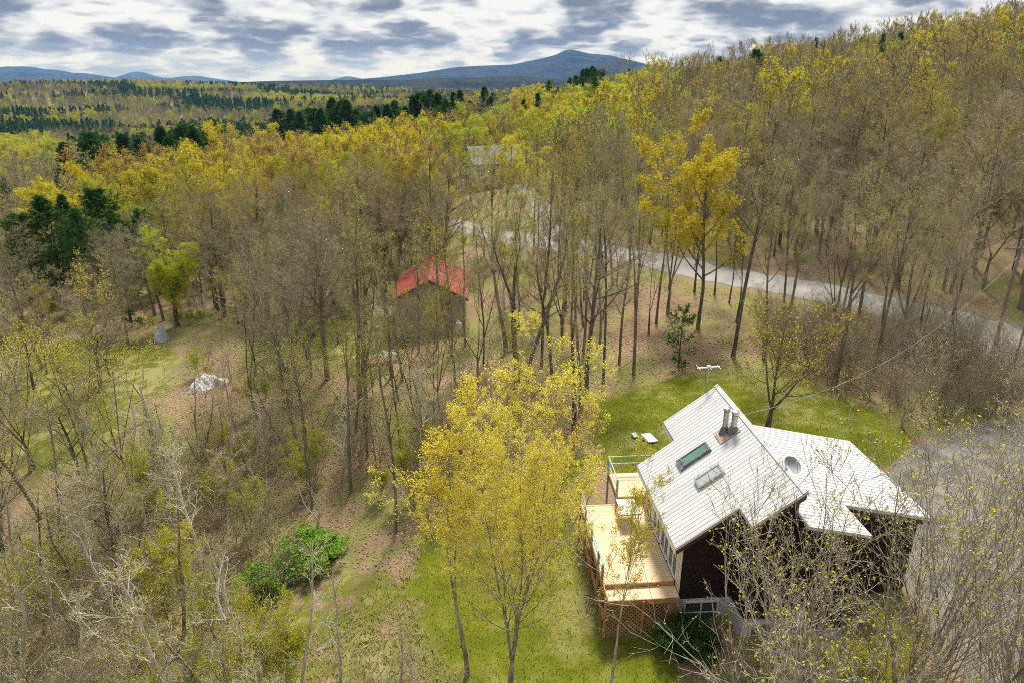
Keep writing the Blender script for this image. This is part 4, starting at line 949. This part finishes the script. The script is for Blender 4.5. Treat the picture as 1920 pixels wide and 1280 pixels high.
# dead and pale trees, lower left
for (px, by, ty, key, lab, ln) in ((350, 1290, 1010, 'snag0', 'pale dead snag leaning left in the lower left thicket', (0, -.18)), (190, 1270, 1060, 'snag1', 'crooked white-barked dead tree in the lower left corner', (0, 0)), (450, 1290, 1060, 'snag1', 'forked dead tree with arching pale branches by the green shrubs', (0, .12)),
    (575, 1020, 880, 'snag0', 'white dead branches rising behind the bright green shrub', (0, .1)), (480, 960, 850, 'snag1', 'white-barked dead sapling above the golden shrub', (0, 0))):
    g = ground_at(px, by); keep(place_px(key, 'dead_tree', px, ty, g[1], label=lab, lean=ln))
for (px, by, hh, key, lab) in ((345, 1150, 6.6, 'budshrub', 'tall golden-budded shrub in the lower left thicket'), (575, 1068, 1.9, 'leafshrub', 'larger bright green leafy shrub on the brown bank'), (508, 1105, 1.5, 'leafshrub', 'smaller bright green leafy shrub lower on the bank'),
    (610, 1040, 1.2, 'leafshrub', 'small bright green tuft at the upper end of the shrubs'), (420, 880, 4.8, 'budshrub', 'olive budding bush below the white tarp heap'), (300, 1290, 3.2, 'budshrub', 'yellow-leaved bush at the bottom edge of the thicket')):
    g = ground_at(px, by); e = keep(place(key, 'shrub', g[0], g[1], height=hh, wide=1.3 if key == 'leafshrub' else .8, label=lab, cat='shrub'))
for (px, by, lab) in ((1268, 1215, 'dark green shrub at the house corner under the windows'), (1300, 1235, 'dark green shrub right of the corner shrub by the foundation')):
    g = ground_at(px, by); place('leafshrub', 'shrub', g[0], g[1], height=1.5, wide=1.0, leafm='darkgreen', label=lab, cat='shrub'); TAKEN.append((g[0], g[1]))

# ------------------------------------------------------------------ the woods: individual trees near by
HOUSE_BOX = [(2.5, 20), (20, 20), (20, 32.5), (2.5, 32.5)]
CAB_BOX = [(-15, 58), (-2.5, 58), (-2.5, 73), (-15, 73)]
def blocked(x, y):
    x = np.atleast_1d(x); y = np.atleast_1d(y)
    b = (signed(x, y, LAWN_BACK) > -.3) | (signed(x, y, LAWN_SIDE) > -.3) | (signed(x, y, MEADOW_FRONT) > .5) | (signed(x, y, HOUSE_BOX) > 0) | (signed(x, y, CAB_BOX) > 0)
    b |= poly_dist(x, y, [tuple(p) for p in ROADL], closed=False) < ROAD_W + 1.6
    b |= poly_dist(x, y, [tuple(p) for p in DRIVEL], closed=False) < DRIVE_W + .5
    b |= poly_dist(x, y, [tuple(p) for p in DRIVE2L], closed=False) < 2.6
    return b
def in_view(x, y, z, mx=120, top=-400, bot=1500):
    px, py, dep = px_of(np.stack([x, y, z], -1))
    return (dep > 1) & (px > -mx) & (px < 1920 + mx) & (py > top) & (py < bot)
rng = np.random.default_rng(11)
pts = []
cand = []
for yy in np.arange(24, 108, 4.05):
    for xx in np.arange(-85, 95, 4.05): cand.append((xx + rng.uniform(-2.1, 2.1), yy + rng.uniform(-2.1, 2.1)))
for yy in np.arange(34, 80, 4.4):
    for xx in np.arange(-42, -2, 4.4): cand.append((xx + rng.uniform(-2, 2), yy + rng.uniform(-2, 2)))
cand = np.array(cand); cz = H(cand[:, 0], cand[:, 1])
ok = ~blocked(cand[:, 0], cand[:, 1]) & in_view(cand[:, 0], cand[:, 1], cz, 60)
mead = np.maximum.reduce([signed(cand[:, 0], cand[:, 1], p) for p in (MEADOW_CABIN, MEADOW_LEFT, MEADOW_MID)])
ok &= (mead < -.5) | (rng.random(len(cand)) < .75)
ok &= ~((cand[:, 0] > 3) & (cand[:, 0] < 30) & (cand[:, 1] < 36))
tk_ = np.array(TAKEN)
ok &= np.array([np.min(np.hypot(tk_[:, 0] - a, tk_[:, 1] - b)) > 2.3 for a, b in cand])
SIGHT = [(20, 250, 375, 500, 80, .60), (248, 362, 440, 600, 70, 1.0), (738, 882, 485, 600, 62, .45), (352, 425, 682, 722, 53, .7), (885, 960, 270, 320, 170, .6)]   # open gaps in the woods: x range, y range, distance, how open
for i in np.where(ok)[0]:
    b0 = px_of(np.array([cand[i, 0], cand[i, 1], cz[i]])); b1 = px_of(np.array([cand[i, 0], cand[i, 1], cz[i] + 14.0])); hw_ = 2.6 * PXF / b0[2]
    for (xa, xb, ya, yb, dd_, pr_) in SIGHT:
        if cand[i, 1] < dd_ and b1[0] + hw_ > xa and b1[0] - hw_ < xb and b1[1] < yb and b0[1] > ya and rng.random() < pr_: ok[i] = False
cand = cand[ok]
cpx, cpy, cdep = px_of(np.stack([cand[:, 0], cand[:, 1], H(cand[:, 0], cand[:, 1])], -1))
roadside = poly_dist(cand[:, 0], cand[:, 1], [tuple(p) for p in ROADL], closed=False)
roady = np.interp(cand[:, 0], ROADL[:, 0][:len(ROADL)-18], ROADL[:, 1][:len(ROADL)-18])
count = {}
for i, (x, y) in enumerate(cand):
    px = cpx[i]; r_ = rng.random()
    beyond = y > roady[i] and x > 5
    if beyond: zone, desc = 'hill', 'on the wooded hillside beyond the road'
    elif x > 3 and y > 40: zone, desc = 'verge', 'in the leaf litter between lawn and road'
    elif y > 74 and x > -45: zone, desc = 'back', 'in the grey woods behind the cabin'
    elif x < -30: zone, desc = 'left', 'in the woods round the left meadow'
    elif y < 44 and x < 3: zone, desc = 'bank', 'on the slope left of the golden maple'
    elif x > -30 and y < 74 and x < -13: zone, desc = 'midleft', 'in the grove left of the cabin'
    elif x >= -13: zone, desc = 'mid', 'in the grove in front of the cabin'
    if zone == 'hill':
        desc = ('just across the road ' if roadside[i] < 14 else 'halfway up the wooded hillside ' if y < 88 else 'high on the wooded hillside ') + ('straight above the lawn' if px < 1330 else 'above the thick-trunked lawn tree' if px < 1650 else 'towards the right picture edge')
    elif zone == 'back': desc = 'in the grey woods ' + ('beyond the willow' if px < 480 else 'left of and behind the cabin' if px < 720 else 'straight behind the cabin' if px < 920 else 'right of and behind the cabin') + (', front rows' if y < 90 else ', back rows')
    elif zone == 'verge': desc = 'in the leaf litter ' + ('right of the big golden maple' if px < 1150 else 'near the young pine' if px < 1330 else 'behind the spreading lawn tree' if px < 1560 else 'by the road bend') + (' close to the road' if roadside[i] < 8 else '')
    elif zone == 'left': desc = ('behind the left meadow' if y > 60 else 'in front of the left meadow') + (' at the left picture edge' if px < 150 else '')
    elif zone == 'bank': desc = 'on the slope ' + ('in the lower left' if px < 450 else 'above the green shrubs' if y > 33 else 'beside the green shrubs')
    elif zone == 'midleft': desc = 'in the grove ' + ('around the white tarp heap' if px < 520 else 'left of the cabin') + (' on its near side' if y < 56 else '')
    hh = rng.uniform(10.5, 17.5); leafm = None
    if zone == 'hill':
        key = ('bare0','bare1','bare2','bare3','bare4','bare1','bare2','bare0','bare3','high0','bud0','bud1','bud2')[rng.integers(0, 13)]
        leafm = ('olive','rust','gold','olive','olive')[rng.integers(0, 5)]
    elif zone == 'back' and y > 92 and x < 0: key = ('bud0','bud1','leaf1','leaf3','bud2','bare1')[rng.integers(0, 6)]; leafm = ('olive','gold','rust','gold')[rng.integers(0, 4)]
    elif zone == 'back': key = ('bare0','bare1','bare2','bare3','bare4','bud0','bud2','bud3')[rng.integers(0, 8)]; leafm = ('olive','gold','rust')[rng.integers(0, 3)]
    elif zone == 'bank': key = ('slim0','slim1','slim2','bare0','bare3','bud1')[rng.integers(0, 6)]; hh = rng.uniform(8, 12); leafm = 'olive'
    elif zone == 'left': key = ('bare1','bare3','bare2','bud0','bare0','bud1','slim0','bare4')[rng.integers(0, 8)]; hh = rng.uniform(9, 14.5); leafm = ('olive','yellow','gold')[rng.integers(0, 3)]
    elif zone == 'midleft': key = ('bare0','bare1','bare2','bare3','bare4','bare4','bare1','slim2','bud2')[rng.integers(0, 9)]; hh = rng.uniform(9, 15.5); leafm = 'olive'
    else: key = ('high0','high1','high2','high3','bare1','slim1','slim2','bud2','bare3')[rng.integers(0, 9)]; hh = rng.uniform(10, 16.5)
    form = dict(bare='bare grey', high='high-crowned bare', slim='slender bare', bud='budding', leaf='golden-leaved')[key.rstrip('0123456789')]
    tallw = 'tall' if hh > 13 else 'shorter'
    lc = dict(olive='olive', rust='rusty', gold='golden', yellow='yellow').get(leafm, '') if form == 'budding' else ''
    place(key, {'bare': 'bare_tree', 'high': 'bare_tree', 'slim': 'sapling', 'bud': 'budding_tree', 'leaf': 'yellow_maple'}[key.rstrip('0123456789')], x, y, height=hh, leafm=leafm,
          wide=rng.uniform(.95, 1.35) * (.75 if zone == 'verge' else 1), lean=(rng.normal(0, .055), rng.normal(0, .055)),
          label=f'{(lc + " ") if lc else ""}{form} tree {desc}' if len(desc.split()) > 10 else f'{(tallw + " ") if len(desc.split()) < 9 else ""}{(lc + " ") if lc else ""}{form} tree {desc}', group=f'trees {desc}')
    TAKEN.append((x, y))
NIND = len(TAKEN)

for k in range(80):
    for _ in range(40):
        x, y = rng.uniform(-24, -3), rng.uniform(14.5, 40)
        pp = px_of(np.array([x, y, h1(x, y)]))
        if blocked(x, y)[0] or pp[0] < -60 or (430 < pp[0] < 780 and 900 < pp[1] < 1180): continue
        if min((a - x) ** 2 + (b - y) ** 2 for a, b in TAKEN) > 1.3 ** 2: break
    else: continue
    TAKEN.append((x, y))
    desc = ('at the bottom left corner' if pp[0] < 330 else 'at the bottom edge left of the meadow') if pp[1] > 1180 else ('left of the golden-budded shrub' if pp[0] < 330 else 'above the golden-budded shrub' if pp[1] < 960 else 'near the pale snags')
    place(('slim0', 'slim1', 'slim2')[k % 3], 'sapling', x, y, height=rng.uniform(4.5, 8.5), wide=rng.uniform(1.0, 1.6), lean=(rng.normal(0, .09), rng.normal(0, .09)), barkm=('palebark' if k % 4 == 0 else 'nearbark'),
          label=f'{"pale" if k % 4 == 0 else "grey"} thin bare sapling in the thicket {desc}', group=f'saplings in the thicket {desc}')

# ------------------------------------------------------------------ scattered masses (instanced on points)
def gn_scatter(name, pts, idx_, scl, rot, protos, label, kind='stuff'):
    coll = bpy.data.collections.new(name + '_kinds')
    for k, (me, extra) in enumerate(protos):
        o = bpy.data.objects.new(f'{name}_kind_{k:02d}', me); coll.objects.link(o)
    me = bpy.data.meshes.new(name); me.vertices.add(len(pts)); me.vertices.foreach_set('co', np.asarray(pts, np.float32).ravel())
    for nm, typ, arr in (('pick', 'INT', idx_), ('size', 'FLOAT', scl), ('turn', 'FLOAT', rot)):
        at = me.attributes.new(nm, typ, 'POINT'); at.data.foreach_set('value', np.asarray(arr, np.int32 if typ == 'INT' else np.float32))
    ng = bpy.data.node_groups.new(name + '_nodes', 'GeometryNodeTree')
    ng.interface.new_socket('Geometry', in_out='INPUT', socket_type='NodeSocketGeometry'); ng.interface.new_socket('Geometry', in_out='OUTPUT', socket_type='NodeSocketGeometry')
    N = ng.nodes.new; L = ng.links.new
    gi, go = N('NodeGroupInput'), N('NodeGroupOutput'); ci = N('GeometryNodeCollectionInfo'); ci.inputs[0].default_value = coll; ci.inputs['Separate Children'].default_value = True; ci.inputs['Reset Children'].default_value = True
    ip = N('GeometryNodeInstanceOnPoints'); ip.inputs['Pick Instance'].default_value = True
    def attr(nm, dt):
        a = N('GeometryNodeInputNamedAttribute'); a.data_type = dt; a.inputs['Name'].default_value = nm; return a.outputs['Attribute']
    cx = N('ShaderNodeCombineXYZ'); L(attr('turn', 'FLOAT'), cx.inputs[2])
    L(gi.outputs[0], ip.inputs['Points']); L(ci.outputs[0], ip.inputs['Instance']); L(attr('pick', 'INT'), ip.inputs['Instance Index']); L(cx.outputs[0], ip.inputs['Rotation']); L(attr('size', 'FLOAT'), ip.inputs['Scale'])
    L(ip.outputs[0], go.inputs[0])
    o = link(name, me, label=label, kind=kind); md = o.modifiers.new('scatter', 'NODES'); md.node_group = ng
    return o
def join_proto(key, name, leafm=None):
    pr = PROTO[key]; parts = []; mats = []
    for p in ('trunk', 'crown'):
        me = pr[p]; V = np.empty(len(me.vertices) * 3, np.float32); me.vertices.foreach_get('co', V); V = V.reshape(-1, 3)
        Q = np.empty(len(me.loops), np.int32); me.loops.foreach_get('vertex_index', Q); Q = Q.reshape(-1, 4)
        mi = np.empty(len(me.polygons), np.int32); me.polygons.foreach_get('material_index', mi)
        parts.append((V, Q, mi, len(mats))); mats += [m for m in me.materials]
    if leafm: mats[-1] = M[leafm]
    V = np.concatenate([a[0] for a in parts]); Q = np.concatenate([parts[0][1], parts[1][1] + len(parts[0][0])]); mi = np.concatenate([a[2] + a[3] for a in parts])
    return mesh_np(name, V, Q, mi=mi, mats=mats)
# light trees for the far woods
FAR = []
def farproto(key, kind, seed, **kw):
    if kind == 'd': decid(key, seed, **kw)
    else: conifer(key, seed, **kw)
farspec = [('olive', 2000, .22, 'twigwarm'), ('gold', 3000, .24, 'twigwarm'), ('yellow', 3400, .24, 'twigwarm'), ('rust', 2200, .22, 'twigwarm'), ('lime', 2600, .24, 'twig'), ('olive', 260, .22, 'twig'), ('rust', 300, .25, 'twig'), ('olive', 40, .2, 'twig')]
for k, (lm, nl, ls, tm) in enumerate(farspec):
    decid(f'far{k}', 200 + k, h=14, r=.2, base=(.28, .14)[k % 2], leaders=(1, 3)[k % 2], limbs=12, limb_ang=48, limb_len=.40, br=5, tw=4, tl=1, tipw=.085, leaf=nl, lsize=ls, lspread=.25, leafm=lm, twigmat=tm, lowstubs=0)
    FAR.append((join_proto(f'far{k}', f'far{k}'), None))
conifer('farspruce', 220, h=15, gap=.8, reach=2.6, nlen=.6, dens=4, per=5); conifer('farpine', 221, h=15, first=.2, gap=.9, reach=2.8, shape='pine', nlen=.7, dens=4, per=5)
FAR += [(join_proto('farspruce', 'farspruce'), None), (join_proto('farpine', 'farpine'), None)]

# woods out to 420 m, then distant forest
def stand_noise(x, y, f, s): return np.sin(x * f + s) * np.sin(y * f * 1.2 + 2 * s) + .6 * np.sin(x * f * 2.3 + 3 * s + np.sin(y * f)) * np.sin(y * f * 2.1 + s)
def forest(name, r0, r1, cell0, grow, label, seed, con=.55):
    rng = np.random.default_rng(seed); P = []
    r_ = r0
    while r_ < r1:
        cell = cell0 * (1 + grow * (r_ - r0) / r0); dr = cell
        aa = np.arange(-.70, .70, cell / r_)
        a = aa + rng.uniform(-.5, .5, len(aa)) * cell / r_; q = r_ + rng.uniform(-.5, .5, len(aa)) * dr
        P.append(np.stack([q * np.sin(a), q * np.cos(a)], -1)); r_ += dr * .95
    P = np.concatenate(P); x, y = P.T; z = H(x, y)
    k = in_view(x, y, z + 10, 150, -300, 1400) & ~blocked(x, y)
    tk2 = np.array(TAKEN); near_ = np.hypot(x, y) < 320
    for i in np.where(k & near_)[0]:
        if np.min((tk2[:, 0] - x[i]) ** 2 + (tk2[:, 1] - y[i]) ** 2) < 3.2 ** 2: k[i] = False
    k &= ~(((np.abs(x - gx) < 9) & (y > gy - 64) & (y < gy + 8)))
    x, y, z = x[k], y[k], z[k]; n = len(x); rr2 = rng.random(n)
    right = (x > .18 * y)
    s1 = stand_noise(x, y, 1 / 60, 1.0); s2 = stand_noise(x, y, 1 / 95, 4.0)
    pick = np.where(right, rng.choice([0, 0, 1, 3, 5, 5, 5, 6, 6, 6, 7, 7, 7, 7], n), rng.choice([5, 5, 6, 7, 7, 7, 7, 0, 4], n))
    pick = np.where((s2 > .75) & ~right, rng.choice([1, 2, 4, 4, 0, 5], n), pick)
    pick = np.where((x < 4) & (y < 200) & (x > -.62 * y), rng.choice([0, 1, 1, 2, 3, 3, 0, 5], n), pick)
    pick = np.where((s1 > con) & (x < .12 * y) & (y > 170), rng.choice([8, 9, 9], n), pick)
    pick = np.where((stand_noise(x, y, 1 / 140, 7.0) > .7) & (y > 300) & ~right & (pick < 8), rng.choice([4, 2, 4, 0, 2], n), pick)
    pick = np.where((s1 > .0) & (rr2 < .06), 8, pick)
    sc = rng.uniform(.85, 1.15, n); sc = sc * np.where(y > 900, 1.1, 1.0)
    print(name, n)
    return gn_scatter(name, np.stack([x, y, z - .1], -1), pick, sc, rng.random(n) * 6.28, FAR, label)
forest('woods', 108, 420, 5.0, .30, 'mixed spring woods of bare, budding and evergreen trees', 31)
forest('distant_forest', 420, 2600, 7.5, .32, 'distant forest covering the valley up to the ridges', 32, .12)

# thicket and undergrowth
UND = [(join_proto(f'brush{i}', f'brushjoin{i}'), None) for i in range(3)] + [(join_proto('budshrub', 'budjoin', 'olive'), None), (join_proto('slim0', 'slimjoin'), None)]
rng = np.random.default_rng(41)
def scatter_pts(n, x0, x1, y0, y1): return rng.uniform(x0, x1, n), rng.uniform(y0, y1, n)
X = []; Y = []; S = []; K = []
def addpts(x, y, s, k): X.append(x); Y.append(y); S.append(s); K.append(k)
x, y = scatter_pts(250, -26, -2, 13, 40); b = blocked(x, y) | (signed(x, y, gp((640,880),(760,870),(740,1060),(640,1130),(500,1130),(520,1010))) > 0); x, y = x[~b], y[~b]
addpts(x, y, rng.uniform(.4, .85, len(x)), rng.choice([0, 1, 2, 0, 1, 2, 0, 1, 2, 3], len(x)))
x, y = scatter_pts(1500, -75, 75, 30, 112); b = blocked(x, y) | ((x > 2) & (x < 40) & (y < np.interp(x, ROADL[:, 0][:len(ROADL)-18], ROADL[:, 1][:len(ROADL)-18]))) | (np.maximum.reduce([signed(x, y, p) for p in (MEADOW_CABIN, MEADOW_LEFT, MEADOW_MID)]) > -1); x, y = x[~b], y[~b]
addpts(x, y, rng.uniform(.22, .6, len(x)), rng.choice([0, 1, 2, 3], len(x)))
x, y = scatter_pts(260, 9, 32, 9, 24); b = (signed(x, y, HOUSE_BOX) > -.3) | (poly_dist(x, y, [tuple(p) for p in DRIVEL], closed=False) < 2.6); x, y = x[~b], y[~b]
addpts(x, y, rng.uniform(.3, .6, len(x)), rng.choice([0, 1, 2, 3], len(x)))
x, y = scatter_pts(650, 19, 46, 26, 54); b = blocked(x, y); x, y = x[~b], y[~b]
addpts(x, y, rng.uniform(.35, .8, len(x)), rng.choice([0, 1, 2], len(x)))
X, Y, S, K = map(np.concatenate, (X, Y, S, K))
kk = in_view(X, Y, H(X, Y), 150); X, Y, S, K = X[kk], Y[kk], S[kk], K[kk]
SN = np.array([(o.location.x, o.location.y) for o in COL.objects if o.name.startswith(('dead_tree', 'shrub'))])
free = np.array([np.min(np.hypot(SN[:, 0] - a, SN[:, 1] + .9 - b)) > 1.5 for a, b in zip(X, Y)]); X, Y, S, K = X[free], Y[free], S[free], K[free]
gn_scatter('undergrowth', np.stack([X, Y, H(X, Y) - .05], -1), K, S, rng.random(len(X)) * 6.28, UND, 'twiggy bare undergrowth of shrubs and saplings')

# fallen leaves and grass
def scatter_quads(name, x, y, size, mat, label, flat=True, hgt=.1):
    z = H(x, y); n = len(x); a = rng.random(n) * 6.28; s = size * rng.uniform(.6, 1.4, n)
    if flat:
        d = np.stack([np.cos(a), np.sin(a), rng.normal(0, .35, n)], -1) * s[:, None]; e = np.stack([-np.sin(a), np.cos(a), rng.normal(0, .35, n)], -1) * s[:, None] * .6
        c = np.stack([x, y, z + .03], -1); Vv = np.stack([c - d, c - e, c + d, c + e], 1)
    else:
        wv = np.stack([np.cos(a), np.sin(a), 0 * a], -1) * (s * .10)[:, None]; tip = np.stack([rng.normal(0, .35, n) * s, rng.normal(0, .35, n) * s, hgt * rng.uniform(.6, 1.3, n)], -1)
        c = np.stack([x, y, z - .01], -1); Vv = np.stack([c - wv, c + wv, c + tip + wv * .2, c + tip - wv * .2], 1)
    link(name, mesh_np(name, Vv.reshape(-1, 3), np.arange(n * 4).reshape(-1, 4), smooth=False, mats=[mat]), label=label, kind='stuff')
M['litter'] = leafmat('fallen_leaf', [(.22, .145, .09), (.36, .245, .16), (.50, .38, .27), (.30, .18, .11)], .3); M['grassblade'] = leafmat('grass_blade', [(.13, .17, .016), (.20, .235, .02), (.30, .29, .035)], .5); M['strawblade'] = leafmat('straw_blade', [(.28, .34, .06), (.55, .48, .26), (.48, .40, .21)], .4)
x, y = scatter_pts(70000, -30, 40, 18, 75); b = blocked(x, y) | ~in_view(x, y, H(x, y), 20, bot=1300); x, y = x[~b], y[~b]
scatter_quads('fallen_leaves', x, y, .075, M['litter'], 'brown fallen leaves scattered over the woodland floor')
x, y = scatter_pts(90000, -8, 30, 14, 50); b = ((signed(x, y, LAWN_BACK) > -.2) | (signed(x, y, LAWN_SIDE) > -.2)) & (signed(x, y, [(2.9, 21.5), (17, 21.5), (17, 31), (2.9, 31)]) < 0) & in_view(x, y, H(x, y), 20, bot=1320); x, y = x[b], y[b]
scatter_quads('lawn_grass', x, y, .16, M['grassblade'], 'short green grass of the lawn round the house', False, .10)
x, y = scatter_pts(60000, -24, 4, 14, 48); mm = np.maximum(signed(x, y, MEADOW_FRONT), -2.5); b = ~((signed(x, y, LAWN_SIDE) > .3) | (signed(x, y, LAWN_BACK) > .3)) & in_view(x, y, H(x, y), 20, bot=1320) & (signed(x, y, gp((600,860),(790,850),(770,1050),(660,1150),(560,1200),(500,1120),(560,1000))) < rng.normal(0, .5, len(x))); x, y = x[b], y[b]
scatter_quads('meadow_grass', x, y, .30, M['strawblade'], 'dry straw-coloured grass on the bank and meadow', False, .26)

# ------------------------------------------------------------------ haze: a closed box of even, thin air
hz = bpy.data.materials.new('haze_air'); hz.use_nodes = True; nt = NT(hz.node_tree)
pv = nt.n('ShaderNodeVolumePrincipled', ins={'Color': (.17, .41, 1.0), 'Density': 6.8e-5, 'Anisotropy': 0.0, 'Absorption Color': (1.0, 1.0, 1.0, 1.0)})
nt.n('ShaderNodeOutputMaterial', ins={'Volume': pv.outputs[0]})
hb = MB().box(-15600, 15600, -15600, 15600, -75, 356).build('haze', hz, None, kind='stuff', label='thin blue haze in the air over the valley')
